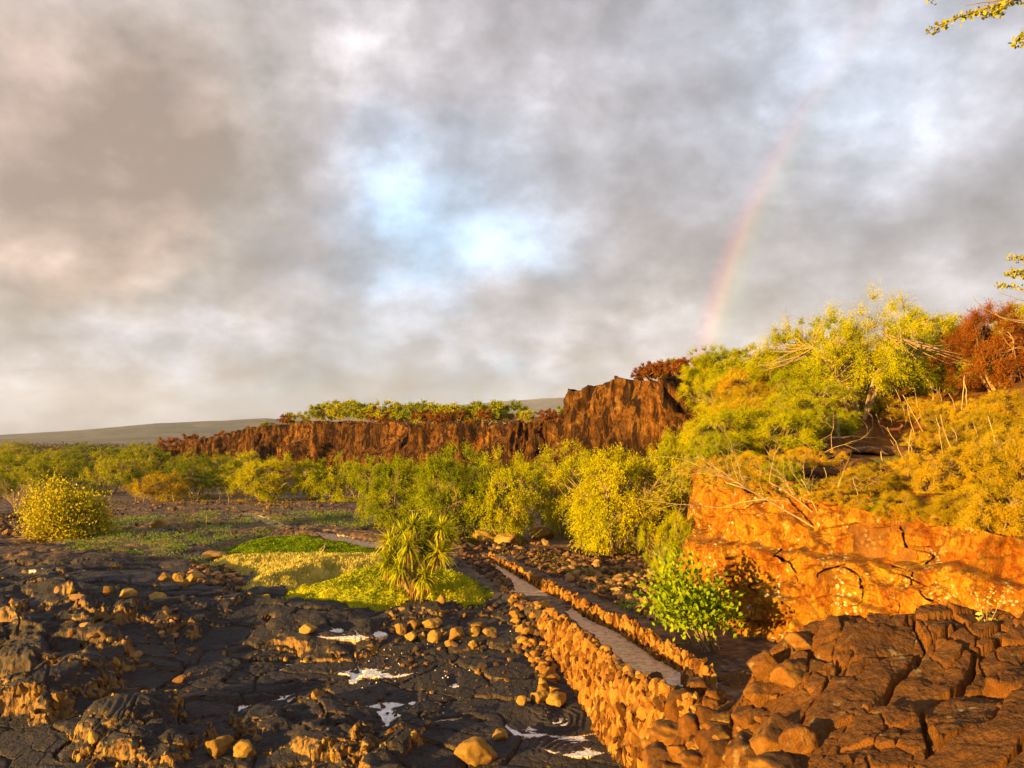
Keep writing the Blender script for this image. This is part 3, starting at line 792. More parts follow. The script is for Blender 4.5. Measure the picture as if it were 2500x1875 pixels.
def far_cliff():
    P, T, u = resample([(17.5, 49.0), (15.2, 52.0)] + EDGE[5:], [9.6, 10.0] + ETOP[5:], 0.14)
    P = smooth_line(P, 31)
    tp = sstep(u, 28, 50)
    P[:, 0] += tp * 2.0 * fbm(u / 9.0, u * 0 + 3.3, seed=121, octv=3); P[:, 1] += tp * 3.2 * fbm(u / 11.0, u * 0 + 7.7, seed=122, octv=3)
    tan = np.gradient(P, axis=0); tan /= np.linalg.norm(tan, axis=1, keepdims=True)
    N = np.stack([-tan[:, 1], tan[:, 0]], 1)
    s_, _ = sdpoly((P + N * 3)[:, 0], (P + N * 3)[:, 1], PLATEAU)
    N *= np.where(s_ > 0, -1, 1)[:, None]
    N = N * 0 + smooth_line(N, 41); N /= np.linalg.norm(N, axis=1, keepdims=True)
    nv = 130; v = np.linspace(0, 1, nv)
    U = np.repeat(u[:, None], nv, 1)
    back = np.clip((v - 0.85) / 0.15, 0, 1)[None, :]
    h = T[:, None] + 0.3 + 0.7 * fbm(U / 5.0, U * 0, seed=123, octv=6, gain=0.6) + 0.55 * (ridged(U / 2.2, U * 0, seed=143, octv=3) - 1.1)
    vv = np.minimum(v / 0.85, 1)[None, :]
    Z = -1.0 + (h + 1.0) * vv
    ux = U + 0.9 * perlin(U / 3, Z / 4, seed=124)
    drip = ridged(ux / 1.3, Z / 8.0, seed=125, octv=4) + 0.7 * ridged(ux / 0.55, Z / 4.0, seed=141, octv=2)
    drape = sstep(fbm(U / 8.0, Z / 14.0, seed=126, octv=3) + 0.16, -0.1, 0.25)
    D = 1.0 * drape + 1.15 * drape * drip + (1 - drape) * (0.9 * fbm(U / 1.6, Z / 1.1, seed=127, octv=4))
    D += 1.6 * fbm(U / 6.0, Z / 8.0, seed=128, octv=3)
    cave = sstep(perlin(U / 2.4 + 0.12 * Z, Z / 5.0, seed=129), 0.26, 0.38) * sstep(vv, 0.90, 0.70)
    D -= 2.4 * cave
    D += 2.6 * (1 - vv) ** 1.3 + 0.25 * fbm(U / 0.6, Z / 1.0, seed=130, octv=3)
    X = P[:, 0][:, None] + N[:, 0][:, None] * (D + 0.6 - back * 9.0)
    Y = P[:, 1][:, None] + N[:, 1][:, None] * (D + 0.6 - back * 9.0)
    lz, _ = land(X, Y)
    Z = np.where(back > 0, Z * (1 - back) + (lz - 0.4) * back + 0.5 * fbm(X / 1.5, Y / 1.5, seed=131, octv=3) * (1 - back), Z)
    bare = np.clip((1 - drape) * 0.9 + sstep(U, 30, 14) * sstep(Z, 5.5, 7.5) * 0.9 * sstep(fbm(U / 2.5, Z / 2.0, seed=142, octv=3), -0.5, 0.1), 0, 1)
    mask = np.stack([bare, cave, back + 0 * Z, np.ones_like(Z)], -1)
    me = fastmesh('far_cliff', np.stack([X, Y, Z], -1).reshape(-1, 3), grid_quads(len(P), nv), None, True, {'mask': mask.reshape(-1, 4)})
    # bare patches show paler ochre rock between the dark lava drapes
    m = M['pali']; t = NT(m.node_tree)
    b = [n for n in t.n if n.type == 'BSDF_PRINCIPLED'][0]
    src = b.inputs['Base Color'].links[0].from_socket
    at = t.new('ShaderNodeAttribute', attribute_name='mask'); sp = t.new('ShaderNodeSeparateColor'); t.l.new(at.outputs['Color'], sp.inputs[0])
    g = t.new('ShaderNodeNewGeometry')
    n = t.noise(g.outputs['Position'], 1.1, 8, 0.72)
    ochre = t.ramp(n, [(0.35, (0.12, 0.045, 0.012)), (0.5, (0.30, 0.12, 0.025)), (0.68, (0.48, 0.26, 0.06))])
    dark = t.ramp(n, [(0.3, (0.06, 0.028, 0.010)), (0.5, (0.17, 0.072, 0.02)), (0.7, (0.32, 0.14, 0.035))])
    f = t.math('ADD', t.math('MULTIPLY', sp.outputs[0], 0.8), t.math('MULTIPLY', t.math('SUBTRACT', n, 0.5), 0.8))
    mp = t.new('ShaderNodeMapping'); t.l.new(g.outputs['Position'], mp.inputs[0]); mp.inputs['Scale'].default_value = (1.0, 1.0, 0.16)
    sv = t.noise(mp.outputs[0], 1.3, 7, 0.68, 0.5)
    base = t.mix(t.smooth(f, 0.22, 0.65), dark, ochre)
    base = t.mix(t.smooth(sv, 0.53, 0.44, 0, 0.9), base, (0.03, 0.016, 0.012))
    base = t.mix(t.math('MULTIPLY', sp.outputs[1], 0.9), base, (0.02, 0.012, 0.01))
    t.l.new(base, b.inputs['Base Color'])
    b.inputs['Normal'].links[0].from_node.inputs['Distance'].default_value = 0.8
    t.l.new(t.math('ADD', t.math('MULTIPLY', sv, 2.5), n), b.inputs['Normal'].links[0].from_node.inputs['Height'])
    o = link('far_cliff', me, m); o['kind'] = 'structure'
far_cliff()

# ------------------------------------------------------------------ the rock outcrop the picture is taken from
MPTS = [W(*p) for p in [(1900, 1552, 11.5), (2048, 1500, 11.5), (2200, 1506, 11.5), (2324, 1486, 11.2), (2455, 1482, 10.5), (2620, 1520, 10),
        (1850, 1660, 12.6), (1770, 1700, 14.8), (1700, 1750, 15.2), (1700, 1820, 13.4), (1620, 1840, 14.8), (1570, 1940, 14.2), (1650, 1950, 12.2),
        (1800, 1800, 10.8), (1800, 1930, 9), (2000, 1880, 7.5), (2000, 1700, 9.3), (2200, 1600, 9.8), (2200, 1750, 8), (2200, 1880, 7),
        (2500, 1880, 6.2), (2500, 1700, 7.8), (2500, 1590, 9.3), (2700, 1700, 7.0)]] + \
       [np.array(p) for p in [(0.4, -1, 4.2), (3, 0, 4.3), (6, 2, 4.3), (1.2, 3, 3.9), (0.3, 6, 0.9), (0.9, 9, -0.2), (1.6, 12, -1.3), (1.8, 15, -2.2), (4.5, 15.5, 0.6),
        (5.5, 14.4, 0.4), (7, 14.2, 0.3), (9, 13.5, 0.8), (-1.5, 3, 2.0), (-2.5, 8, -2.5), (12, 8, 4.0), (3.4, 17.2, -0.3), (1.9, 17.5, -2.6), (6, 16.5, -0.3), (8, 16, -0.3)]]
MPTS = np.array(MPTS)
MW = tps_fit(MPTS)
def mound_base(x, y):
    return tps(MW, MPTS, x, y)

def mound(x, y):
    z = mound_base(x, y)
    c, s_ = math.cos(math.radians(-32)), math.sin(math.radians(-32))
    a = x * c - y * s_; b = x * s_ + y * c
    a = a + 0.17 * fbm(x / 1.3, y / 1.3, seed=201, octv=4); b = b + 0.17 * fbm(x / 1.3, y / 1.3, seed=202, octv=4)
    F1, F2, ra, rb, ox, oy = worley(a / 1.45, b / 0.66, seed=207)
    z = z + (ra - 0.5) * 0.14 + (rb - 0.5) * 0.34 * ox + (ra - 0.35) * 0.26 * oy
    gap = np.where(rb > 0.45, 0.10, 0.045)
    z = z - (0.16 + 0.22 * (ra > 0.7)) * sstep(F2 - F1, gap, gap * 0.35)
    z = z - 0.02 * sstep(F2 - F1, 0.20, 0.04)
    f1, f2, qa, qb, qx, qy = worley(a / 0.40, b / 0.28, seed=208)
    br = sstep(perlin(x / 1.7, y / 1.7, seed=209), -0.1, 0.3)
    z = z + br * ((qa - 0.5) * 0.13 + (qb - 0.5) * 0.12 * qx - 0.09 * sstep(f2 - f1, 0.10, 0.02))
    z = z - 0.13 + 0.12 * fbm(x / 0.8, y / 0.8, seed=210, octv=6, gain=0.55) + 0.016 * ridged(x / 0.12, y / 0.10, seed=211, octv=3)
    return z

def make_mound():
    px = np.linspace(1420, 3000, 900); k = (px - 1250) / FOC
    yy = 1 / np.linspace(1 / 5.2, 1 / 18.0, 760)
    X = yy[:, None] * k[None, :]; Y = np.repeat(yy[:, None], len(k), 1)
    Z = mound(X, Y)
    edge = sstep(X, 0.3 + 0.09 * Y, 1.0 + 0.10 * Y)
    Z = Z - (1 - edge) * 2.0 - sstep(Y, 16.2, 17.8) * 2.5
    gy = np.abs(np.gradient(Z, axis=0) / (np.gradient(Y, axis=0) + 1e-9)); r = sstep(gy, 0.6, 2.0)
    X = X + r * 0.04 * fbm(X / 0.15, Z / 0.2, seed=215, octv=3)
    o = link('rock_outcrop', fastmesh('rock_outcrop', np.stack([X, Y, Z], -1).reshape(-1, 3), grid_quads(len(yy), len(k)), None, True), M['mound'])
    o['kind'] = 'structure'
    xs = np.linspace(-3, 16, 220); ys = np.linspace(-6, 5.25, 140)
    X, Y = np.meshgrid(xs, ys)
    Z = mound(X, np.maximum(Y, -1.0)) - np.clip(-1 - Y, 0, 9) * 0.8 - np.clip(0.2 - X, 0, 9) * 1.6 - 0.04
    o = link('rock_ledge', fastmesh('rock_ledge', np.stack([X, Y, Z], -1).reshape(-1, 3), grid_quads(140, 220), None, True), M['mound'])
    o['kind'] = 'structure'
make_mound()

# ------------------------------------------------------------------ far hills across the plain
def far_hill(name, prof, d, seed, depth, mat):
    px = np.linspace(prof[0][0], prof[-1][0], 520)
    top = np.interp(px, [p[0] for p in prof], [p[1] for p in prof])
    nv = 90; v = np.linspace(0, 1, nv)
    V = []
    for j, t in enumerate(v):
        dd = d - depth * (1 - t)
        x = (px - 1250) / FOC * dd
        zt = EYE + (1075.4 - top) / FOC * d
        z = -4 + (zt + 4) * (t ** 1.25) * dd / d
        z = z + (zt * 0.05 * (0.15 + t)) * fbm(x / (d * 0.03), np.full_like(x, dd / (d * 0.04)), seed=seed, octv=5) * (0.3 if j == nv - 1 else 1)
        V.append(np.stack([x, np.full_like(x, dd), z], -1))
    x = (px - 1250) / FOC * (d + depth)
    V.append(np.stack([x, np.full_like(x, d + depth), V[-1][:, 2] * 0.3], -1))
    V = np.array(V).reshape(-1, 3)
    o = link(name, fastmesh(name, V, grid_quads(nv + 1, len(px)), None, True), mat)
    o['kind'] = 'structure'
M['hill'] = make_rock('far hill scrub', [(0.36, (0.05, 0.06, 0.05)), (0.46, (0.09, 0.09, 0.06)), (0.55, (0.20, 0.14, 0.08)), (0.7, (0.13, 0.11, 0.07))], 0.004, 5.0)
far_hill('hills', [(-900, 1085), (-300, 1066), (0, 1062), (200, 1050), (380, 1034), (560, 1026), (650, 1021), (700, 1026), (820, 1040), (1000, 1075)], 3600.0, 301, 1500.0, M['hill'])
far_hill('hill', [(560, 1045), (700, 1022), (900, 1003), (1080, 993), (1090, 992), (1200, 982), (1320, 974), (1450, 967), (1800, 950), (2300, 930), (3400, 920)], 7000.0, 302, 2500.0, M['hill'])

# ================================================================== vegetation
M['kiawe'] = make_leaf('kiawe leaves', (0.10, 0.145, 0.003), (0.33, 0.335, 0.004), (0.53, 0.43, 0.005), 0.15, 0.8)
M['kiawe_far'] = make_leaf('far thorn tree leaves', (0.10, 0.14, 0.006), (0.29, 0.30, 0.008), (0.48, 0.40, 0.010), 0.15, 0.25)
M['dry'] = make_leaf('dry yellow shrub leaves', (0.22, 0.18, 0.008), (0.44, 0.30, 0.010), (0.58, 0.32, 0.010), 0.12, 1.0)
M['red'] = make_leaf('rust red seed leaves', (0.10, 0.030, 0.006), (0.25, 0.075, 0.010), (0.40, 0.16, 0.014), 0.25, 0.9)
M['helio'] = make_leaf('heliotrope leaves', (0.18, 0.19, 0.008), (0.34, 0.31, 0.012), (0.50, 0.38, 0.018), 0.15, 1.2)
M['broad'] = make_leaf('broad glossy leaves', (0.05, 0.10, 0.005), (0.17, 0.24, 0.006), (0.32, 0.37, 0.010), 0.25, 2.0)
M['blade'] = make_leaf('pandanus blades', (0.10, 0.15, 0.006), (0.42, 0.43, 0.012), (0.74, 0.62, 0.03), 0.3, 2.2)
M['deadblade'] = make_leaf('dry pandanus blades', (0.28, 0.14, 0.035), (0.48, 0.27, 0.07), (0.60, 0.38, 0.12), 0.25, 2.5)
M['matgreen'] = make_leaf('bright creeping leaves', (0.10, 0.16, 0.006), (0.26, 0.34, 0.012), (0.46, 0.46, 0.018), 0.3, 0.9)
M['matpale'] = make_leaf('pale creeping leaves', (0.30, 0.27, 0.05), (0.58, 0.48, 0.11), (0.72, 0.58, 0.19), 0.25, 1.1)
M['matfront'] = make_leaf('yellow green creeping leaves', (0.09, 0.17, 0.008), (0.33, 0.36, 0.014), (0.55, 0.48, 0.02), 0.3, 0.9)
M['herb'] = make_leaf('low herb leaves', (0.08, 0.14, 0.03), (0.18, 0.26, 0.04), (0.30, 0.32, 0.05), 0.3, 1.5)
M['scrubleaf'] = make_leaf('dull plain scrub', (0.05, 0.045, 0.02), (0.12, 0.09, 0.03), (0.20, 0.17, 0.04), 0.2, 0.05)
M['bark'] = make_plain('pale bark', (0.20, 0.12, 0.06), (0.42, 0.29, 0.16), 8.0, 0.9, 0.02)
M['deadwood'] = make_plain('bleached dead wood', (0.30, 0.19, 0.07), (0.52, 0.38, 0.17), 9.0, 0.9, 0.01)
M['twig'] = make_plain('dry twigs', (0.28, 0.15, 0.06), (0.46, 0.29, 0.13), 5.0)
M['goat'] = make_plain('red brown goat hair', (0.20, 0.06, 0.02), (0.30, 0.10, 0.03), 14.0)
M['horn'] = make_plain('dark horn', (0.05, 0.035, 0.03), (0.12, 0.09, 0.07), 20.0)

def leaf_quads(mb, C, D, Nn, ln, wd, fold=0.0):
    """one diamond-shaped leaf per row: centre C, direction D, rough normal Nn"""
    n = len(C)
    D = D / (np.linalg.norm(D, axis=1, keepdims=True) + 1e-9)
    S = np.cross(D, Nn); S /= (np.linalg.norm(S, axis=1, keepdims=True) + 1e-9)
    ln = np.broadcast_to(ln, (n,))[:, None]; wd = np.broadcast_to(wd, (n,))[:, None]
    V = np.stack([C - D * ln * 0.5, C - S * wd * 0.5, C + D * ln * 0.5, C + S * wd * 0.5], 1).reshape(-1, 3)
    q = np.arange(n * 4).reshape(-1, 4)
    mb.add(V, q)

def unit(rng, n):
    v = rng.normal(size=(n, 3)); return v / np.linalg.norm(v, axis=1, keepdims=True)

def limb(rng, p0, p1, bend, n=7):
    t = np.linspace(0, 1, n)[:, None]
    mid = rng.normal(size=3) * bend
    return p0 * (1 - t) + p1 * t + mid * (4 * t * (1 - t)) + rng.normal(size=(n, 3)) * bend * 0.12 * t

def kiawe_mesh(seed, w=3.0, h=4.0, base=0.18, nclump=110, ntw=26, nl=11, droop=0.5, leaf=(0.11, 0.034), stems=6, gap=0.25):
    """unit-size feathery thorn tree: returns (trunk mesh, crown mesh). w = crown radius, h = height"""
    rng = np.random.default_rng(seed)
    tr = MB(); cr = MB()
    cz = h * (0.50 + 0.25 * base); rz = h * (0.50 - 0.12 * base)
    cl = []
    while len(cl) < nclump:
        u = unit(rng, 1)[0]
        if u[2] < -0.97: continue
        r = rng.uniform(0.60, 1.0) ** 0.6
        lump = 0.86 + (0.62 + 0.5 * gap) * float(perlin(np.array([u[0] * 1.6 + seed]), np.array([u[1] * 1.6]), np.array([u[2] * 1.6]), seed)[0]) * 1.5
        if rng.uniform() < gap * 0.5: continue
        p = np.array([u[0] * w, u[1] * w, u[2] * rz]) * r * lump
        p[2] = max(p[2] + cz, h * base * rng.uniform(0.6, 1.3))
        cl.append((p, u))
    hubs = []
    for i in range(stems):
        a = 2 * np.pi * (i + rng.uniform(0, 0.7)) / stems
        d = rng.uniform(0.25, 0.65) * w
        top = np.array([math.cos(a) * d, math.sin(a) * d, h * rng.uniform(0.38, 0.72)])
        p0 = np.array([math.cos(a), math.sin(a), 0]) * rng.uniform(0.05, 0.28) * w * 0.5 - np.array([0, 0, 0.25])
        pts = limb(rng, p0, top, 0.10 * w)
        tube(tr, pts, np.linspace(0.030, 0.012, len(pts)) * h * 0.75, 6)
        hubs += [pts[3], pts[5], pts[6]]
    hubs = np.array(hubs)
    for p, u in cl:
        dd = np.linalg.norm(hubs - p, axis=1); hb = hubs[np.argmin(dd + rng.uniform(0, 0.5, len(dd)))]
        br = limb(rng, hb, p, 0.05 * w, 6)
        tube(tr, br, np.linspace(0.010, 0.003, 6) * h * 0.7, 4)
        out = (p - np.array([0, 0, cz * 0.7])); out /= np.linalg.norm(out) + 1e-9
        D = out[None] * 0.9 + unit(rng, ntw) * 0.75
        D /= np.linalg.norm(D, axis=1, keepdims=True)
        L = rng.uniform(0.10, 0.26, ntw) * (w + h) * 0.5
        t = np.linspace(0.10, 1.0, nl)
        tt = t[None, :, None]
        C = p + (D[:, None, :] * L[:, None, None]) * tt + np.array([0, 0, -1.0]) * (droop * L[:, None, None] * tt ** 2) - out * 0.05 * w
        dirn = D[:, None, :] + np.array([0, 0, -2 * droop]) * tt
        C = (C + rng.normal(size=C.shape) * leaf[0] * 0.35).reshape(-1, 3)
        dirn = (np.broadcast_to(dirn, (ntw, nl, 3)) / 1.0 + rng.normal(size=(ntw, nl, 3)) * 0.55).reshape(-1, 3)
        C[:, 2] = np.maximum(C[:, 2], 0.08 + rng.uniform(0, 0.15, len(C)))
        nn = unit(rng, len(C)) * 0.8 + out * 0.9 + np.array([0, 0, 0.2])
        leaf_quads(cr, C, dirn, nn, rng.uniform(0.7, 1.35, len(C)) * leaf[0], rng.uniform(0.7, 1.3, len(C)) * leaf[1])
    return tr.mesh('trunk'), cr.mesh('crown', smooth=False)

def make_thing(name, parts, loc, rz=0.0, sc=1.0):
    r = empty(name, loc, rz, sc)
    for nm, me, mat in parts:
        if not me.materials: me.materials.append(mat)
        o = bpy.data.objects.new(nm, me); COL.objects.link(o); o.parent = r
        if me.materials[0] != mat:
            o.material_slots[0].link = 'OBJECT'; o.material_slots[0].material = mat
    return r

KV = [kiawe_mesh(501, 3.0, 4.0, 0.05, 150, 30, 12, 0.15), kiawe_mesh(502, 3.2, 3.6, 0.05, 150, 30, 12, 0.25), kiawe_mesh(503, 2.8, 4.2, 0.10, 130, 28, 12, 0.35, gap=0.6),
      kiawe_mesh(504, 3.0, 3.8, 0.10, 110, 26, 12, 0.4, gap=0.9)]
# finer foliage for trees that stand close
KN = [kiawe_mesh(511, 3.0, 3.8, 0.05, 210, 40, 15, 0.12, (0.085, 0.026)), kiawe_mesh(512, 3.1, 3.8, 0.04, 210, 40, 15, 0.28, (0.085, 0.026)),
      kiawe_mesh(513, 3.4, 4.2, 0.40, 150, 42, 18, 0.10, (0.055, 0.020), stems=5, gap=1.4)]
KS = [kiawe_mesh(521, 2.4, 3.2, 0.2, 50, 18, 9, 0.2, (0.22, 0.09), stems=4), kiawe_mesh(522, 2.7, 2.8, 0.25, 50, 18, 9, 0.1, (0.22, 0.09), stems=3)]

def tree(name, var, px, py, wpx, hpx, mat, label, cat='tree', group=None, z=None, rz=None, d=None, depth=1.0):
    """stand a tree with its foot at a photo pixel, sized from its photo width and height"""
    tr, cr, w0, h0 = var
    if d is not None: p = W(px, py, d); p[2] = float(land(np.array([p[0]]), np.array([p[1]]))[0][0])
    else: p = hit(px, py) if z is None else G(px, py, z)
    s = p[1] / FOC
    sw = wpx * s / (2 * w0) * 1.12; sh = hpx * s / h0 * 1.05
    r = make_thing(name, [('trunk', tr, M['bark'] if mat != M['red'] else M['twig']), ('crown', cr, mat)], p - np.array([0, 0, 0.05]), random.uniform(0, 6.28) if rz is None else rz, (sw, sw * depth, sh))
    tag(r, label, cat, group)
    return r
KV = [(a, b, w, h) for (a, b), w, h in zip(KV, (3.4, 3.6, 3.2, 3.4), (4.3, 4.0, 4.5, 4.1))]
KN = [(a, b, w, h) for (a, b), w, h in zip(KN, (3.4, 3.5, 3.9), (4.1, 4.1, 4.6))]
KS = [(a, b, w, h) for (a, b), w, h in zip(KS, (2.8, 3.1), (3.5, 3.1))]

# --- the belt of thorn trees at the foot of the cliffs: (foot x, foot y, width, height, variant, label)
BELT = [
    (1050, 1228, 190, 105, KV[0], 'feathery green thorn tree in the back row, behind the spiky pandanus'),
    (1190, 1228, 190, 115, KV[1], 'back row thorn tree half hidden below the pale pocket of the far cliff'),
    (1330, 1232, 190, 120, KV[2], 'back row thorn tree reaching up to the dark cleft in the far cliff'),
    (1460, 1228, 200, 120, KV[3], 'back row thorn tree below the tallest brown bluff'),
    (1590, 1225, 190, 130, KV[0], 'back row thorn tree below the two caves of the bluff'),
    (1650, 1225, 150, 120, KV[1], 'thorn tree wedged where the far bluff meets the green slope'),
    (650, 1222, 180, 112, KV[0], 'rounded yellow green thorn tree standing alone left of the far path'),
    (770, 1218, 180, 108, KV[1], 'thorn tree right of the rounded yellow green one, pale roots showing'),
    (870, 1222, 170, 112, KV[3], 'open thorn tree with bare lower stems above the dark flat'),
    (965, 1292, 190, 175, KN[1], 'broad thorn tree at the left end of the front row, over the pandanus'),
    (1110, 1322, 230, 215, KN[0], 'dense thorn tree behind the low rock heap beside the path'),
    (1240, 1328, 190, 215, KV[0], 'thorn tree with bare stems right of the low rock heap'),
    (1370, 1305, 200, 205, KV[2], 'darker thorn tree between the rock heap tree and the big drooping one'),
    (1510, 1352, 320, 255, KN[1], 'largest drooping thorn tree, its skirt over the stone rubble'),
    (1640, 1350, 170, 270, KN[0], 'tall thorn tree next to the orange cliff corner'),
    (1560, 1275, 200, 190, KV[1], 'thorn tree behind the largest drooping one'),
    (1440, 1262, 170, 160, KV[0], 'half hidden thorn tree behind the drooping one on its left'),
    (1655, 1462, 120, 210, KN[1], 'narrow thorn bush pressed against the foot of the orange cliff'),
]
for (px, py, w, h, v, lb) in BELT:
    tree('thorn_tree', v, px, py, w, h, M['kiawe'], lb, 'tree', 'thorn trees at the foot of the cliffs', z=0.0)

LEFTB = [(25, 1192, 130, 78, 'dark green thorn tree cut by the left edge of the picture'), (110, 1200, 130, 80, 'thorn tree behind the left edge of the round shrub'),
         (195, 1188, 110, 70, 'thorn tree right behind the round leafy shrub'), (270, 1205, 120, 90, 'thorn tree with a lighter crown, right behind the small rust red bush'),
         (345, 1190, 110, 88, 'taller thorn tree between the red bush and the bright yellow one'), (400, 1222, 125, 70, 'bright yellow thorn tree, lowest of the left belt'),
         (490, 1214, 150, 76, 'wide dark green thorn tree right of the bright yellow one'), (440, 1160, 90, 48, 'small thorn tree behind the bright yellow one'),
         (20, 1135, 80, 42, 'small far thorn tree near the left edge'), (135, 1138, 80, 40, 'small far thorn tree in the second row of the left plain'),
         (300, 1120, 60, 22, 'tiny thorn tree far out on the brown plain'), (360, 1142, 80, 58, 'far thorn tree with a tall crown before the brown ridge end'),
         (560, 1180, 110, 60, 'thorn tree at the foot of the ridge, behind the rounded yellow green one')]
LEFTB += [(75, 1172, 110, 66, 'thorn tree behind the gap between the first two left trees'), (240, 1172, 110, 66, 'thorn tree showing over the shoulder of the round shrub'), (500, 1185, 120, 74, 'thorn tree standing behind the wide dark green one'),
          (300, 1160, 100, 56, 'thorn tree behind the one by the rust red bush'), (-10, 1215, 110, 60, 'low thorn tree at the left edge, in front of the dark green one'), (590, 1205, 120, 80, 'thorn tree left of the rounded yellow green one'),
          (40, 1108, 70, 30, 'tiny thorn tree at the far left of the plain'), (200, 1115, 70, 30, 'tiny thorn tree left of centre on the brown plain'), (440, 1125, 70, 40, 'thorn tree under the low end of the ridge')]
for i, (px, py, w, h, lb) in enumerate(LEFTB):
    tree('thorn_tree', KV[i % 4], px, py, w * 1.12, h * 1.15, M['dry'] if 'bright yellow' in lb and 'one' not in lb else M['kiawe_far'], lb, 'tree', 'thorn trees of the left plain', z=0.0)
tree('red_bush', KV[3], 162, 1215, 36, 30, M['red'], 'small rust red bush with bare stems behind the round shrub', 'bush', z=0.0)

# --- trees along the rim of the far cliff
rr = random.Random(3)
def rim(u_px, back):
    """a spot on the plateau that lies behind the rim as seen at this photo column"""
    r = ray(u_px, 1000); d = np.linspace(48, 230, 1500)
    x = r[0] * d / r[1]; _, s = land(x, d)
    k = np.nonzero(s > 0.3 + back)[0]
    i = k[0]; h, _ = land(x[i:i + 1], d[i:i + 1])
    return np.array([x[i], d[i], float(h[0])])
RIMG = [(652, 22, 'lone round green tree at the far left end of the cliff rim'), (722, 30, 'second green tree from the left on the cliff rim')] + \
       [(p, rr.uniform(30, 48), None) for p in range(780, 1260, 24)] + [(1290, 26, None), (1390, 30, 'green rim tree left of the highest bluff'), (1425, 34, 'small green rim tree touching the highest bluff'), (1645, 48, 'round green tree on the crest right of the red ones')]
for i, (px, hp, lb) in enumerate(RIMG):
    p = rim(px, rr.uniform(1.5, 5.0)); p[2] += 0.5; s = p[1] / FOC; v = KS[i % 2]
    r = make_thing('thorn_tree', [('trunk', v[0], M['bark']), ('crown', v[1], M['kiawe_far'])], p, rr.uniform(0, 6), (hp * s / v[3] * 1.35, hp * s / v[3] * 1.35, hp * s / v[3] * 1.25))
    tag(r, lb or 'green thorn tree on the far cliff rim, %s green one from the left' % ordw(i + 1), 'tree', 'green trees along the cliff rim')
RIMR = [p for p in range(880, 1260, 30)] + [1340, 1355, 1385, 1400, 1415, 1430, 1565, 1582, 1600, 1622, 1660, 1680, 700, 560, 470, 440, 420, 530]
RIMR.sort()
for i, px in enumerate(RIMR):
    p = rim(px + rr.uniform(-3, 3), rr.uniform(0.2, 1.8)); p[2] += 0.9; s = p[1] / FOC; v = KS[(i + 1) % 2]; hp = rr.uniform(20, 32) * (1.35 if px > 1500 else 1)
    r = make_thing('red_shrub', [('trunk', v[0], M['twig']), ('crown', v[1], M['red'])], p, rr.uniform(0, 6), (hp * s / v[3] * 1.2, hp * s / v[3] * 1.2, hp * s / v[3] * 1.15))
    tag(r, 'rust red shrub on the far cliff rim, %s red one from the left' % ordw(i + 1), 'shrub', 'red shrubs along the cliff rim')

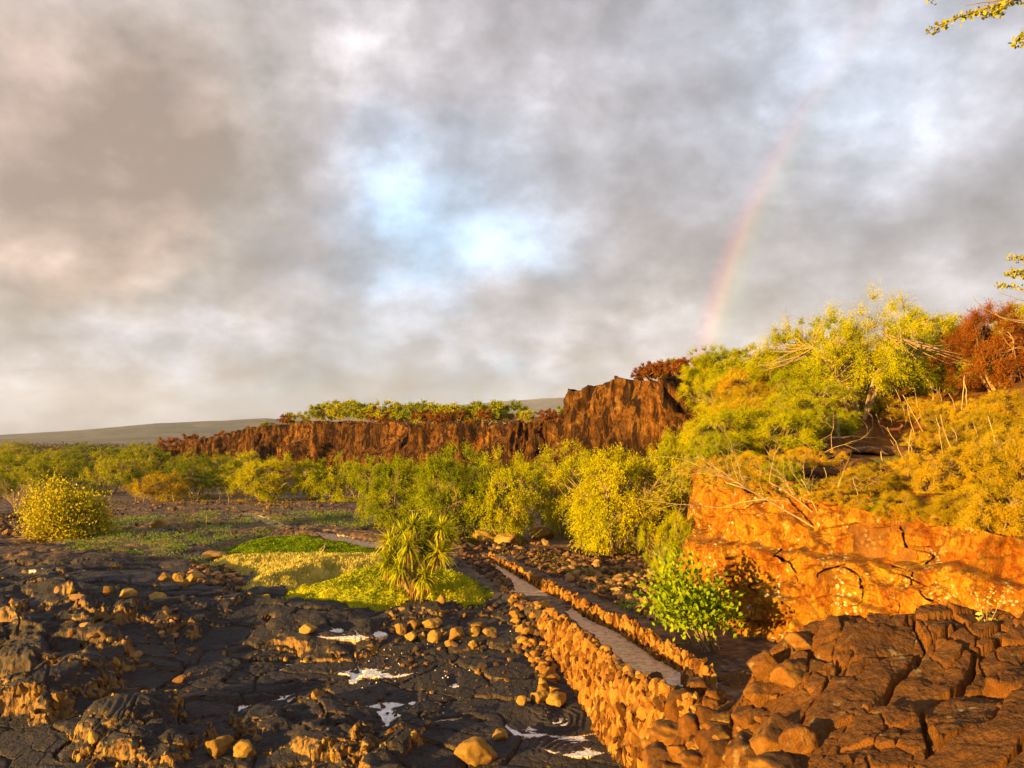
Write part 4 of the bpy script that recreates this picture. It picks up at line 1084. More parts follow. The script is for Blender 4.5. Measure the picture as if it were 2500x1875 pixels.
# --- the overgrown slope on the right
SLOPE = [  # foot x, foot y, width, height, kind, label
    (2095, 1022, 400, 290, KN[2], 'kiawe', 'tallest feathery tree on the slope, leaning trunk above the goat'),
    (1790, 960, 200, 90, KV[2], 'kiawe', 'thorn bush on the skyline left of the tallest slope tree'),
    (1720, 930, 120, 60, KV[3], 'kiawe', 'thin thorn bush where the slope meets the brown bluff'),
    (1890, 940, 220, 110, KV[0], 'kiawe', 'thorn tree filling the skyline under the tallest crown'),
    (1990, 935, 200, 160, KV[3], 'kiawe', 'thorn tree directly left of the tallest crown, in its shadow'),
    (2240, 905, 210, 170, KV[1], 'kiawe', 'thorn tree right of the tallest crown against the sky'),
    (2330, 880, 120, 110, KV[2], 'kiawe', 'skyline thorn tree left of the rust red thicket'),
    (1740, 1045, 200, 120, KN[0], 'kiawe', 'yellow green thorn bush spilling beside the brown bluff'),
    (1850, 1045, 210, 110, KN[1], 'dry', 'dry orange thorn bush in the middle of the upper slope'),
    (1960, 1030, 200, 110, KV[3], 'kiawe', 'thorn bush left of the leaning trunk'),
    (1790, 1120, 230, 130, KN[1], 'kiawe', 'wide thorn bush hanging over the orange cliff corner'),
    (1900, 1120, 220, 120, KN[0], 'kiawe', 'bright thorn bush left of the dark rock ledge'),
    (1980, 1080, 170, 90, KN[2], 'kiawe', 'light green thorn bush at the left end of the dark ledge'),
    (1705, 1190, 150, 130, KN[0], 'kiawe', 'thorn bush covering the top of the cliff corner'),
    (1765, 1215, 150, 80, KV[3], 'dry', 'dry reddish thicket on the lip of the orange cliff'),
    (2440, 950, 260, 200, KN[0], 'red', 'large rust red thicket at the right edge'),
    (2350, 930, 150, 130, KV[0], 'red', 'smaller rust red thicket left of the large one'),
    (2500, 860, 220, 120, KN[1], 'kiawe', 'yellow green thorn tree above the rust red thicket'),
    (2470, 1040, 190, 90, KN[1], 'dry', 'dry golden bush below the rust red thicket'),
    (2390, 1035, 150, 70, KV[1], 'dry', 'dry bush between the leaning poles and the rust red thicket'),
    (2230, 1030, 170, 65, KV[0], 'dry', 'low dry bush behind the goat'),
    (2120, 1010, 130, 55, KV[1], 'kiawe', 'low green bush behind the leaning trunk'),
    (2330, 1090, 150, 60, KV[2], 'dry', 'dry bush among the pale leaning poles'),
    (2120, 1215, 170, 80, KV[0], 'dry', 'yellow bush right of the fallen grey branches'),
    (2040, 1205, 120, 50, KV[1], 'dry', 'low bush above the lichened rocks of the cliff lip'),
    (2260, 1200, 190, 85, KN[0], 'dry', 'golden bush under the tall pale pole'),
    (2370, 1190, 190, 110, KN[1], 'dry', 'golden bush among the poles right of the tall pale one'),
    (2480, 1180, 190, 130, KN[0], 'dry', 'golden bush at the right edge below the dry one'),
    (2200, 1268, 170, 70, KN[1], 'dry', 'low yellow bush on the cliff lip above the black crack'),
    (2330, 1275, 170, 70, KN[0], 'dry', 'low yellow bush on the cliff lip right of the black crack'),
    (2440, 1310, 230, 130, KN[1], 'dry', 'large golden bush at the right end of the cliff lip'),
    (2180, 1150, 130, 40, KV[3], 'herb', 'low green bush on the shaded ground under the goat ledge'),
    (2420, 1120, 150, 70, KV[3], 'dry', 'dry bush at the foot of the forked pole'),
    (1700, 1010, 120, 80, KV[3], 'red', 'rusty bush at the right end of the brown bluff'),
    (1800, 1005, 190, 120, KN[1], 'kiawe', 'bright thorn bush right of the shoulder of the brown bluff'),
    (1750, 985, 150, 100, KN[0], 'kiawe', 'thorn bush against the right edge of the brown bluff'),
    (1725, 960, 130, 80, KN[1], 'kiawe', 'thorn bush on the skyline touching the right end of the brown bluff'),
    (1730, 1010, 150, 100, KN[0], 'kiawe', 'thorn bush covering the right end of the brown bluff'), (1720, 1070, 160, 100, KN[1], 'kiawe', 'thorn bush right below the end of the bluff'),
    (1700, 1130, 160, 110, KN[0], 'kiawe', 'thorn bush halfway down the left flank of the green slope'), (1690, 1190, 150, 110, KN[1], 'kiawe', 'lowest thorn bush on the left flank of the green slope'),
    (1870, 890, 200, 110, KN[2], 'kiawe', 'open skyline thorn tree left of the tallest crown'), (1800, 905, 170, 80, KN[2], 'kiawe', 'low skyline thorn tree sloping down to the bluff'),
    (1840, 985, 180, 90, KN[1], 'dry', 'orange tinted thorn bush under the skyline left of the tallest crown'), (1940, 985, 170, 90, KN[0], 'kiawe', 'thorn bush under the left side of the tallest crown'),
    (2010, 1000, 160, 90, KN[2], 'kiawe', 'open thorn bush left of the pale stumps'), (2170, 960, 200, 130, KN[2], 'kiawe', 'thorn tree with visible branches under the tallest crown'),
    (1690, 945, 80, 50, KV[3], 'kiawe', 'thin thorn bush growing on the right shoulder of the brown bluff'),
    (1760, 990, 160, 100, KN[1], 'kiawe', 'thorn bush under the skyline beside the right end of the bluff'),
    (1740, 1080, 170, 110, KN[0], 'kiawe', 'thorn bush above the narrow bush at the cliff corner'),
    (1700, 1150, 150, 110, KN[1], 'kiawe', 'thorn bush in the corner between bluff and orange cliff'),
    (1750, 1160, 170, 100, KN[0], 'kiawe', 'thorn bush spreading over the left lip of the orange cliff'), (1830, 1180, 170, 80, KN[1], 'dry', 'dry thorn bush behind the fallen branches'),
    (1900, 1190, 150, 70, KN[0], 'kiawe', 'green thorn bush among the fallen branches'), (1960, 1150, 130, 60, KN[1], 'dry', 'dry bush at the left foot of the dark ledge'),
    (2050, 1060, 110, 60, KN[0], 'kiawe', 'thorn bush behind the thick pale stump'), (1900, 1060, 190, 100, KN[1], 'kiawe', 'thorn bush filling the middle of the left slope'),
    (1820, 1070, 170, 90, KN[0], 'dry', 'golden thorn bush in the middle of the left slope'), (2110, 1170, 120, 45, KN[1], 'dry', 'low bush on the bank under the ledge'),
    (2300, 1050, 130, 60, KN[0], 'dry', 'dry bush right of the goat'), (2400, 1085, 150, 80, KN[0], 'dry', 'dry bush around the forked grey trunk'),
    (2250, 1100, 110, 50, KN[1], 'dry', 'low dry bush under the crossing poles'), (2290, 960, 160, 90, KN[1], 'kiawe', 'thorn tree between the tallest crown and the rust red thicket'),
    (2520, 1090, 160, 90, KV[2], 'dry', 'dry bush cut by the right edge under the thicket'),
]
for (px, py, w, h, v, k, lb) in SLOPE:
    nm = 'tall_thorn_tree' if 'tallest feathery' in lb else 'thorn_bush'
    tree(nm, v, px, py, w, h, M[k], lb, 'tree' if nm[0:4] == 'tall' else 'bush', None if nm[0:4] == 'tall' else 'bushes on the right slope', depth=0.75 if h < 100 else 0.9)

for (px, d, w, h, v, lb) in [(1688, 48.5, 120, 165, KN[1], 'tall thorn bush in the notch where the bluff ends'), (1690, 51, 120, 90, KN[1], 'thorn tree growing right beside the end of the brown bluff'), (1740, 49, 150, 120, KN[0], 'thorn tree behind the junction of bluff and slope'),
                         (1715, 46, 150, 110, KN[1], 'thorn bush below the junction of bluff and slope'), (1670, 53, 110, 80, KN[0], 'thorn bush leaning on the face of the bluff end'),
                         (1790, 50, 170, 130, KN[1], 'thorn tree on the crest right of the bluff')]:
    tree('thorn_bush', v, px, 1000, w, h, M['kiawe'], lb, 'bush', 'bushes on the right slope', d=d)

for k in range(11):
    px = 1740 + k * 72
    tree('thorn_bush', KV[k % 4], px, 1196 + (px - 1700) * 0.148 - 6, 80 + (k * 37) % 50, 34 + (k * 23) % 26, M['dry' if k % 3 else 'kiawe'], 'low bush rooted at the very lip of the orange cliff, %s from the left' % ordw(k + 1), 'bush', 'low bushes along the cliff lip')

# ------------------------------------------------------------------ dead wood
def branchy(mb, rng, p0, dirn, L, r, depth, spread=0.6, n=6, up=0.0, kids=(2, 4)):
    d = np.asarray(dirn, float); d /= np.linalg.norm(d)
    t = np.linspace(0, 1, n)[:, None]
    bend = rng.normal(size=3) * 0.16
    pts = p0 + d * L * t + bend * L * (t ** 2) + np.array([0, 0, up]) * L * t ** 2 + rng.normal(size=(n, 3)) * 0.025 * L * t
    tube(mb, pts, np.linspace(r, r * (0.45 if depth else 0.25), n), 6 if r > 0.02 else 4)
    if depth:
        for _ in range(rng.integers(*kids) + 1):
            i = rng.integers(2, n)
            nd = d + rng.normal(size=3) * spread
            branchy(mb, rng, pts[i], nd, L * rng.uniform(0.45, 0.75), r * 0.5, depth - 1, spread, n, up, kids)

# pale poles leaning on the slope: (foot px, foot py, top px, top py, thickness in photo px, label)
POLES = [(2240, 1190, 2222, 1055, 5, 'tall pale pole beside the dark rock gap, longest of the slope'), (2170, 1165, 2155, 1108, 6, 'thick forked grey pole in front of the dark rock gap'),
         (2270, 1075, 2205, 970, 5, 'pale pole leaning left just right of the goat'), (2250, 1096, 2215, 992, 4, 'thin pole crossing in front of the golden bush by the goat'),
         (2215, 1160, 2165, 1050, 4, 'pale pole leaning across the goat'), (2165, 1062, 2145, 1012, 4, 'short pole touching the back of the goat'),
         (2113, 1070, 2096, 1022, 4, 'short pole under the leaning trunk'), (2090, 1072, 2078, 1023, 5, 'stout short pole left of the leaning trunk'),
         (2050, 1073, 2048, 1030, 9, 'thick pale stump left of the leaning trunk'), (2056, 1072, 2052, 1028, 5, 'pale stump twin, right against the thick one'),
         (2305, 1135, 2285, 1018, 4, 'pale pole leaning left behind the golden bush'), (2350, 1145, 2300, 1015, 5, 'long leaning pole right of the golden bush'),
         (2345, 1120, 2336, 1050, 4, 'upright thin pole next to the long leaning one'), (2355, 1010, 2352, 925, 6, 'stout pale trunk under the rust red thicket'),
         (2345, 1012, 2360, 918, 5, 'pale trunk leaning right under the rust red thicket'), (2400, 1062, 2378, 1018, 5, 'short grey pole under the forked trunk'),
         (2390, 1112, 2376, 1042, 4, 'slender pole at the right of the shaded rocks'), (2415, 1130, 2410, 1020, 6, 'forked grey trunk near the right edge'),
         (2265, 1040, 2235, 950, 4, 'dark thin pole below the tallest crown'), (2210, 1040, 2195, 955, 4, 'brown pole behind the goat'),
         (2300, 1000, 2268, 950, 5, 'pole with a broken top right of the tallest crown'), (2275, 1000, 2262, 930, 7, 'stout trunk right of the tallest crown'),
         (2130, 1045, 2120, 1008, 3, 'twig thin pole behind the leaning trunk'), (2180, 1040, 2170, 985, 3, 'thin brown pole above the goat'),
         (2450, 1060, 2445, 1005, 6, 'knotty pole near the right edge'), (2185, 1105, 2178, 1075, 3, 'short stick on the dark rocks under the goat'),
         (2225, 1130, 2215, 1080, 4, 'short pole below the crossing pole'), (2330, 1000, 2322, 960, 4, 'short upright pole left of the red thicket'),
         (2090, 1270, 2083, 1185, 4, 'thin upright stick on the cliff lip'), (2010, 1215, 2013, 1145, 5, 'crooked upright stick among the fallen branches')]
for k, (fx, fy, tx, ty, th, lb) in enumerate(POLES):
    rng = np.random.default_rng(900 + k)
    p = hit(fx, fy); s = p[1] / FOC
    top = np.array([(tx - fx) * s, rng.uniform(-0.2, 0.2), (fy - ty) * s * 1.04])
    mb = MB(); n = 8; t = np.linspace(0, 1, n)[:, None]
    pts = top * t + rng.normal(size=(n, 3)) * 0.02 * t + np.array([0, 0, -0.15]) * (1 - t) + rng.normal(size=3) * 0.12 * np.sin(t * 3.1)
    r0 = max(0.015, th * s * 0.30)
    tube(mb, pts, np.linspace(r0, r0 * 0.55, n), 7)
    for _ in range(rng.integers(0, 3)):
        i = rng.integers(4, n); branchy(mb, rng, pts[i], rng.normal(size=3) + np.array([0, 0, 0.8]), np.linalg.norm(top) * 0.3, r0 * 0.45, 0)
    o = mb.build('dead_pole', M['deadwood'])
    o.location = p; tag(o, lb, 'dead trunk', 'pale poles on the slope')

# stump-like stem of the tallest slope tree, leaning
def stem_at(px, py, tx, ty, r_px, name, label, mat='bark', depth=2, seed=1, cat='trunk', group=None, drop=0.1, dy=0.0, d=None, spread=0.6):
    rng = np.random.default_rng(seed)
    p = hit(px, py) if d is None else W(px, py, d); s = p[1] / FOC
    mb = MB(); v = np.array([(tx - px) * s, dy, (py - ty) * s])
    branchy(mb, rng, np.array([0, 0, -drop]), v, np.linalg.norm(v), r_px * s, depth, spread)
    o = mb.build(name, M[mat]); o.location = p; tag(o, label, cat, group)
    return o
big = [o for o in COL.objects if o.name.startswith('tall_thorn_tree')][0]
DEAD = [(1995, 1300, 1800, 1170, 6, 'thick fallen branch arching left from the cliff lip', 3), (1985, 1250, 1880, 1150, 5, 'pale fallen branch lying above the thick arching one', 3),
        (2010, 1290, 2060, 1180, 4, 'upright thicket of dry twigs on the cliff lip', 2), (1960, 1225, 1700, 1190, 4, 'long thin dry branch reaching left over the cliff corner', 3),
        (1925, 1145, 2060, 1080, 4, 'curved dry branch sweeping right before the dark ledge', 2), (2000, 1280, 1960, 1200, 4, 'dry branch standing behind the thick arching one', 3)]
for k, (a, b, c, d_, th, lb, dp) in enumerate(DEAD):
    stem_at(a, b, c, d_, th * 0.5, 'dead_branch', lb, 'deadwood', dp, 930 + k, 'branch', 'fallen branches above the orange cliff', spread=0.45)
for k, (a, b, c, d_, lb) in enumerate([(2010, 1076, 2130, 1060, 'pale fallen log on the ledge left of the goat'), (2195, 1078, 2260, 1074, 'pale fallen log on the ledge under the goat')]):
    stem_at(a, b, c, d_, 3.0, 'fallen_log', lb, 'deadwood', 0, 950 + k, 'log', drop=-0.05)

# dead bushes of the left foreground
def dead_bush(px, py, w, h, label, seed, mat='deadwood', n=7, depth=3, z=0.0, thick=0.03):
    rng = np.random.default_rng(seed); p = G(px, py, z); s = p[1] / FOC
    mb = MB()
    for i in range(n):
        a = 2 * np.pi * i / n + rng.uniform(0, 0.5)
        d = np.array([math.cos(a) * w, math.sin(a) * w * 0.6, h * rng.uniform(0.8, 1.5)])
        branchy(mb, rng, np.array([0, 0, -0.1]), d, h * s * rng.uniform(0.55, 0.8), thick, depth, 0.5)
    o = mb.build('dead_bush', M[mat]); o.location = (p[0], p[1], float(land(p[0:1], p[1:2])[0][0])); tag(o, label, 'bush')
dead_bush(40, 1250, 45, 75, 'bleached leafless bush left of the round shrub', 961, 'deadwood', 8)
dead_bush(445, 1312, 35, 72, 'thin leafless brown bush in the middle of the left flat', 962, 'twig', 6, 3)
stem_at(502, 1312, 507, 1262, 2.2, 'dead_stake', 'short upright pale stake on the dark mound', 'deadwood', 0, 963, 'stake')
stem_at(765, 1372, 790, 1330, 2.5, 'dead_twig', 'bent pale twig standing in the creeping plants', 'deadwood', 1, 964, 'twig')
dead_bush(660, 1390, 50, 40, 'sprawling pale dead twigs lying in the pale creeping plants', 965, 'deadwood', 6, 2, thick=0.02)
for k, px in enumerate([250, 268, 330, 352, 358, 392, 425, 433, 470, 481, 490, 512, 533, 560]):
    stem_at(px, 1212 + (k * 7) % 23, px + (k * 5 % 7 - 3) * 2, 1204 - (k * 3) % 8, 0.8, 'dead_sapling', 'short pale bare sapling before the left trees, %s from the left' % ordw(k + 1), 'deadwood', 1, 970 + k, 'sapling', 'bare saplings before the left trees')

# ------------------------------------------------------------------ the round leafy shrub on the left
def leaf_clump_bush(name, p, w, h, leafn, ln, wd, mat, label, seed, cat='shrub', zmin=0.15, stems=9, stemmat='deadwood', clumps=90, lean=(0, 0), flat=0.75):
    rng = np.random.default_rng(seed)
    root = empty(name, p); tag(root, label, cat)
    tr = MB(); cr = MB()
    for i in range(clumps):
        u = unit(rng, 1)[0]; u[2] = abs(u[2]) * 1.0 if rng.uniform() < 0.8 else u[2] * 0.5
        u /= np.linalg.norm(u)
        r = rng.uniform(0.55, 1.0) ** 0.5
        lump = 0.88 + 1.1 * float(perlin(np.array([u[0] * 1.7 + seed]), np.array([u[1] * 1.7]), np.array([u[2] * 1.7]), seed)[0])
        c = np.array([u[0] * w, u[1] * w * flat, h * zmin + max(u[2], -0.1) * h * (1 - zmin)]) * r * lump
        c[2] = max(c[2], h * zmin); c[0] += lean[0] * c[2] / h; c[1] += lean[1] * c[2] / h
        C = c + rng.normal(size=(leafn, 3)) * np.array([0.085, 0.085, 0.07]) * (w + h)
        D = unit(rng, leafn) + u * 0.8 + np.array([0, 0, 0.5])
        leaf_quads(cr, C, D, unit(rng, leafn) + np.array([-0.5, -0.7, 0.5]), rng.uniform(0.7, 1.3, leafn) * ln, rng.uniform(0.7, 1.3, leafn) * wd)
        if i % 3 == 0:
            b = limb(rng, np.array([0, 0, 0.0]) + rng.normal(size=3) * 0.15, c, 0.08 * w, 7)
            tube(tr, b, np.linspace(0.03, 0.008, 7) * h * 0.4, 5)
    for i in range(stems):
        a = rng.uniform(0, 6.28)
        d = np.array([math.cos(a) * w, -abs(math.sin(a)) * w * 0.8, h * rng.uniform(0.0, 0.25)])
        branchy(tr, rng, np.array([0, 0, 0.02]), d, w * rng.uniform(0.6, 1.0), 0.035 * h * 0.35, 2, 0.45)
    tr.build('trunk', M[stemmat], root); cr.build('crown', M[mat], root, smooth=False)
    return root
p = G(170, 1325, 0.0); p[2] = float(land(p[0:1], p[1:2])[0][0])
s = p[1] / FOC
leaf_clump_bush('round_shrub', p, 78 * s, 128 * s, 190, 0.15, 0.095, 'helio', 'large round leafy shrub with pale tangled roots on the left flat', 1001, clumps=220, zmin=0.16, stems=16)

# the broad leaved bush beside the near path
p = np.array([5.75, 22.3, -0.25])
leaf_clump_bush('broad_leaf_bush', p, 0.95, 2.7, 46, 0.17, 0.11, 'broad', 'bright broad leaved bush leaning over the stone rubble beside the path', 1002, clumps=60, zmin=0.52, stems=1, stemmat='bark', lean=(-1.05, 0.2))

# ------------------------------------------------------------------ the pandanus
def pandanus():
    rng = np.random.default_rng(77)
    p = G(1010, 1484, -0.25); p[2] = float(land(p[0:1], p[1:2])[0][0]) + 0.12
    s = p[1] / FOC
    root = empty('pandanus_tree', p); tag(root, 'spiky pandanus tree with several leaf heads and a skirt of dead blades', 'tree')
    tr = MB()
    heads = [(-2, 175, 0), (62, 170, 0.3), (-10, 135, -0.5), (-52, 122, 0.1), (-58, 98, -0.3), (60, 118, -0.35), (22, 122, -0.1), (-28, 88, -0.7), (28, 66, -0.6), (-62, 140, 0.4), (70, 145, 0.5), (30, 175, 0.7), (-30, 160, 0.3)]
    for (hx, hz, hy) in heads:
        H = np.array([hx * s, hy, hz * s])
        b = limb(rng, np.array([rng.uniform(-0.12, 0.15), 0, 0.3]), H, 0.08, 7)
        tube(tr, b, np.linspace(0.085, 0.05, 7), 7)
        green = MB(); dry = MB()
        out = H - np.array([0, 0, 1.0]); out /= np.linalg.norm(out)
        for i in range(165):
            d = unit(rng, 1)[0] + out * 0.55 + np.array([-0.1, -0.25, 0.3 if i < 120 else -0.9]); d /= np.linalg.norm(d)
            if d[2] < -0.75: continue
            L = rng.uniform(0.50, 0.85) * (1.0 if d[2] > -0.2 else 0.85)
            n = 5; t = np.linspace(0, 1, n)[:, None]
            sag = rng.uniform(0.02, 0.30) if rng.uniform() < 0.7 else rng.uniform(0.5, 0.9)
            c = H + d * L * t - np.array([0, 0, sag * L]) * t ** 2.2
            S = np.cross(d, [0, 0, 1.0]); S /= np.linalg.norm(S) + 1e-9
            w = (0.034 * (1 - t ** 1.8) + 0.003)
            V = np.concatenate([c - S * w, c + S * w + np.array([0, 0, -0.006])])
            q = [(k, k + 1, n + k + 1, n + k) for k in range(n - 1)]
            green.add(V, q)
        for i in range(60):
            a = rng.uniform(0, 6.28); n = 5; t = np.linspace(0, 1, n)[:, None]
            d = np.array([math.cos(a), math.sin(a), 0.0]); L = rng.uniform(0.35, 0.75)
            c = H - np.array([0, 0, 0.05]) + d * 0.30 * np.sqrt(t) * rng.uniform(0.5, 1.1) - np.array([0, 0, L]) * t ** 1.4
            S = np.cross(d, [0, 0, 1.0]) + rng.normal(size=3) * 0.3; S /= np.linalg.norm(S)
            w = 0.024 * (1 - t ** 2) + 0.003
            dry.add(np.concatenate([c - S * w, c + S * w]), [(k, k + 1, n + k + 1, n + k) for k in range(n - 1)])
        g = green.build('leaf_head', M['blade'], root, smooth=False)
        dry.build('dead_blades', M['deadblade'], g, smooth=False)
    tube(tr, [(0, 0, -0.2), (0.02, 0, 0.3), (0, 0, 0.75)], [0.22, 0.16, 0.12], 9)
    tr.build('trunk', M['bark'], root)
    props = MB()
    for i in range(150):
        a = rng.uniform(0, 6.28); n = 6; t = np.linspace(0, 1, n)[:, None]
        r0 = rng.uniform(0.05, 0.16); r1 = rng.uniform(0.22, 0.40)
        rr_ = r0 + (r1 - r0) * t ** 1.5
        z = rng.uniform(0.75, 1.1) * (1 - t) - 0.05
        c = np.concatenate([np.cos(a) * rr_ * 1.15 + 0.02, np.sin(a) * rr_, z], 1)
        tube(props, c, np.linspace(0.012, 0.008, n), 4)
    props.build('dead_leaf_skirt', M['deadblade'], root)
pandanus()

# ------------------------------------------------------------------ creeping plants in the hollow beside the pandanus
def mat_patch(name, outline, mat, label, dens, ln, wd, hgt, seed, upright=0.5, z=0.0, lumps=1.0):
    rng = np.random.default_rng(seed)
    poly = [tuple(G(a, b, z)[:2]) for a, b in outline]; P = np.array(poly)
    lo, hi = P.min(0), P.max(0)
    n = int(dens * (hi[0] - lo[0]) * (hi[1] - lo[1]))
    X = rng.uniform(lo[0], hi[0], n); Y = rng.uniform(lo[1], hi[1], n)
    wx = X + 0.55 * fbm(X / 0.7, Y / 0.7, seed=seed, octv=3); wy = Y + 0.6 * fbm(X / 0.9, Y / 0.9, seed=seed + 1, octv=3)
    sd, _ = sdpoly(wx, wy, poly)
    k = sd > -0.02 - 0.9 * rng.uniform(0, 1, n) ** 5
    X, Y, sd = X[k], Y[k], sd[k]
    Z, _ = land(X, Y)
    H = hgt * sstep(sd, -0.1, 1.3) * (1 + 0.35 * lumps * fbm(X / 1.6, Y / 1.6, seed=seed + 2, octv=3)) + 0.16 * lumps * hgt * fbm(X / 0.35, Y / 0.35, seed=seed + 3, octv=2) + 0.10
    C = np.stack([X, Y, Z + H - 0.06 * rng.uniform(0, 1, len(X)) ** 2], -1)
    D = unit(rng, len(X)) * (1 - upright) + np.array([0, 0, 1.0]) * upright
    mb = MB()
    leaf_quads(mb, C, D, unit(rng, len(X)) + np.array([-0.4, -0.5, 0.3]), rng.uniform(0.6, 1.4, len(X)) * ln, rng.uniform(0.7, 1.3, len(X)) * wd)
    # the closed soil and stem surface under the leaves
    m = 90; gx, gy = np.meshgrid(np.linspace(lo[0], hi[0], m), np.linspace(lo[1], hi[1], m))
    wx = gx + 0.55 * fbm(gx / 0.7, gy / 0.7, seed=seed, octv=3); wy = gy + 0.6 * fbm(gx / 0.9, gy / 0.9, seed=seed + 1, octv=3)
    sd, _ = sdpoly(wx, wy, poly); Zg, _ = land(gx, gy)
    Hg = hgt * sstep(sd, -0.1, 1.3) * (1 + 0.35 * lumps * fbm(gx / 1.6, gy / 1.6, seed=seed + 2, octv=3)) + 0.16 * lumps * hgt * fbm(gx / 0.35, gy / 0.35, seed=seed + 3, octv=2)
    Zg = Zg + np.where(sd > 0, Hg + 0.02, -0.6)
    mb.add(np.stack([gx, gy, Zg], -1).reshape(-1, 3), grid_quads(m, m))
    o = mb.build(name, M[mat], smooth=False)
    o['kind'] = 'stuff'
    return o
mat_patch('creeping_plants', [(530, 1372), (560, 1345), (640, 1325), (760, 1318), (860, 1340), (960, 1360), (960, 1378), (800, 1375), (640, 1382)], 'matgreen', '', 330, 0.10, 0.045, 0.38, 1101)
mat_patch('creeping_plants', [(480, 1390), (560, 1372), (760, 1372), (960, 1372), (1000, 1395), (940, 1412), (800, 1420), (720, 1440), (640, 1448), (560, 1450), (600, 1420), (600, 1398), (520, 1392)], 'matpale', '', 300, 0.15, 0.05, 0.50, 1102, 0.75)
mat_patch('creeping_plants', [(770, 1440), (820, 1418), (900, 1402), (1010, 1400), (1100, 1410), (1150, 1420), (1205, 1452), (1190, 1468), (1050, 1476), (900, 1484), (780, 1480), (700, 1466), (690, 1446)], 'matfront', '', 380, 0.09, 0.05, 0.55, 1103, 0.35)
mat_patch('creeping_plants', [(860, 1392), (960, 1392), (1020, 1396), (990, 1408), (900, 1408)], 'herb', '', 300, 0.10, 0.05, 0.25, 1104)
# herbs in the hollows of the left flat, and along the foot of the slope
rng = np.random.default_rng(55)
def herb_field(name, outline, n, mat, seed, size=(0.06, 0.20), per=60, ln=0.09, z=0.0, clump=0.0):
    rng = np.random.default_rng(seed); poly = [tuple(G(a, b, z)[:2]) for a, b in outline]; P = np.array(poly); lo, hi = P.min(0), P.max(0)
    X = rng.uniform(lo[0], hi[0], n * 3); Y = rng.uniform(lo[1], hi[1], n * 3)
    sd, _ = sdpoly(X, Y, poly); k = (sd > 0) & (perlin(X / 2.5, Y / 2.5, seed=seed) > clump); X = X[k][:n]; Y = Y[k][:n]
    Z, s_ = field(X, Y)[:2] if len(X) and Y.max() < 74 else land(X, Y)
    mb = MB()
    for x, y, zz in zip(X, Y, Z):
        r = rng.uniform(*size) * 2
        off = rng.normal(size=(per, 3)) * np.array([r, r, r * 0.35]); off[:, 2] = np.abs(off[:, 2])
        leaf_quads(mb, np.array([x, y, zz]) + off, unit(rng, per) + np.array([0, 0, 0.8]), unit(rng, per), rng.uniform(0.6, 1.3, per) * ln, ln * 0.4)
    o = mb.build(name, M[mat], smooth=False); o['kind'] = 'stuff'
herb_field('low_herbs', [(110, 1350), (250, 1332), (420, 1332), (560, 1325), (640, 1310), (560, 1372), (450, 1392), (330, 1398), (180, 1372)], 150, 'herb', 61, clump=-0.1)
herb_field('low_herbs', [(700, 1268), (850, 1262), (930, 1290), (880, 1308), (760, 1296)], 60, 'herb', 62, (0.1, 0.25))
herb_field('low_herbs', [(1380, 1400), (1560, 1400), (1700, 1500), (1740, 1580), (1640, 1560), (1500, 1480)], 120, 'herb', 63, (0.05, 0.13), 60, 0.07, clump=-0.15)
herb_field('dry_tufts', [(60, 1255), (200, 1235), (560, 1222), (860, 1228), (840, 1258), (620, 1262), (450, 1310), (280, 1320)], 330, 'dry', 64, (0.08, 0.22), 60, 0.11, clump=0.0)
herb_field('low_herbs', [(120, 1290), (420, 1262), (860, 1262), (900, 1300), (560, 1330), (160, 1335)], 260, 'herb', 66, (0.10, 0.26), 50, 0.11, clump=-0.05)
herb_field('dry_tufts', [(1150, 1345), (1300, 1350), (1600, 1370), (1560, 1420), (1350, 1400)], 60, 'dry', 65, (0.05, 0.13), 50, 0.08, clump=-0.1)

# scrub dotted over the brown plain out to the hills
def scrub_plain():
    rng = np.random.default_rng(88)
    n = 2600; d = 1 / rng.uniform(1 / 900, 1 / 125, n); k = rng.uniform(-0.72, 0.15, n); X = k * d; Y = d
    Z, s_ = land(X, Y); keep = (s_ < -1); X, Y, Z = X[keep], Y[keep], Z[keep]
    mb = MB()
    for x, y, z in zip(X, Y, Z):
        r = rng.uniform(0.4, 1.5) * (1 + y / 500); m = 26
        off = rng.normal(size=(m, 3)) * np.array([r, r, r * 0.35]); off[:, 2] = np.abs(off[:, 2])
        leaf_quads(mb, np.array([x, y, z]) + off, unit(rng, m), unit(rng, m), r * 0.9, r * 0.45)
    o = mb.build('plain_scrub', M['scrubleaf'], smooth=False); o['kind'] = 'stuff'
    m = M['dry']
scrub_plain()

# ================================================================== stones, walls and boulders
_bm = bmesh.new(); bmesh.ops.create_icosphere(_bm, subdivisions=4, radius=1.0)
ICO4 = np.array([v.co[:] for v in _bm.verts]); ICO4T = np.array([[v.index for v in f.verts] for f in _bm.faces]); _bm.free()
_bm = bmesh.new(); bmesh.ops.create_icosphere(_bm, subdivisions=2, radius=1.0)
ICO2 = np.array([v.co[:] for v in _bm.verts]); ICO2T = np.array([[v.index for v in f.verts] for f in _bm.faces]); _bm.free()
_bm = bmesh.new(); bmesh.ops.create_icosphere(_bm, subdivisions=3, radius=1.0)
ICO3 = np.array([v.co[:] for v in _bm.verts]); ICO3T = np.array([[v.index for v in f.verts] for f in _bm.faces]); _bm.free()

def rot(rng, tilt=1.0):
    a, b, c = rng.uniform(0, 6.28), rng.normal() * tilt, rng.normal() * tilt
    ca, sa, cb, sb, cc, sc_ = math.cos(a), math.sin(a), math.cos(b), math.sin(b), math.cos(c), math.sin(c)
    return np.array([[ca, -sa, 0], [sa, ca, 0], [0, 0, 1]]) @ np.array([[1, 0, 0], [0, cb, -sb], [0, sb, cb]]) @ np.array([[cc, 0, sc_], [0, 1, 0], [-sc_, 0, cc]])

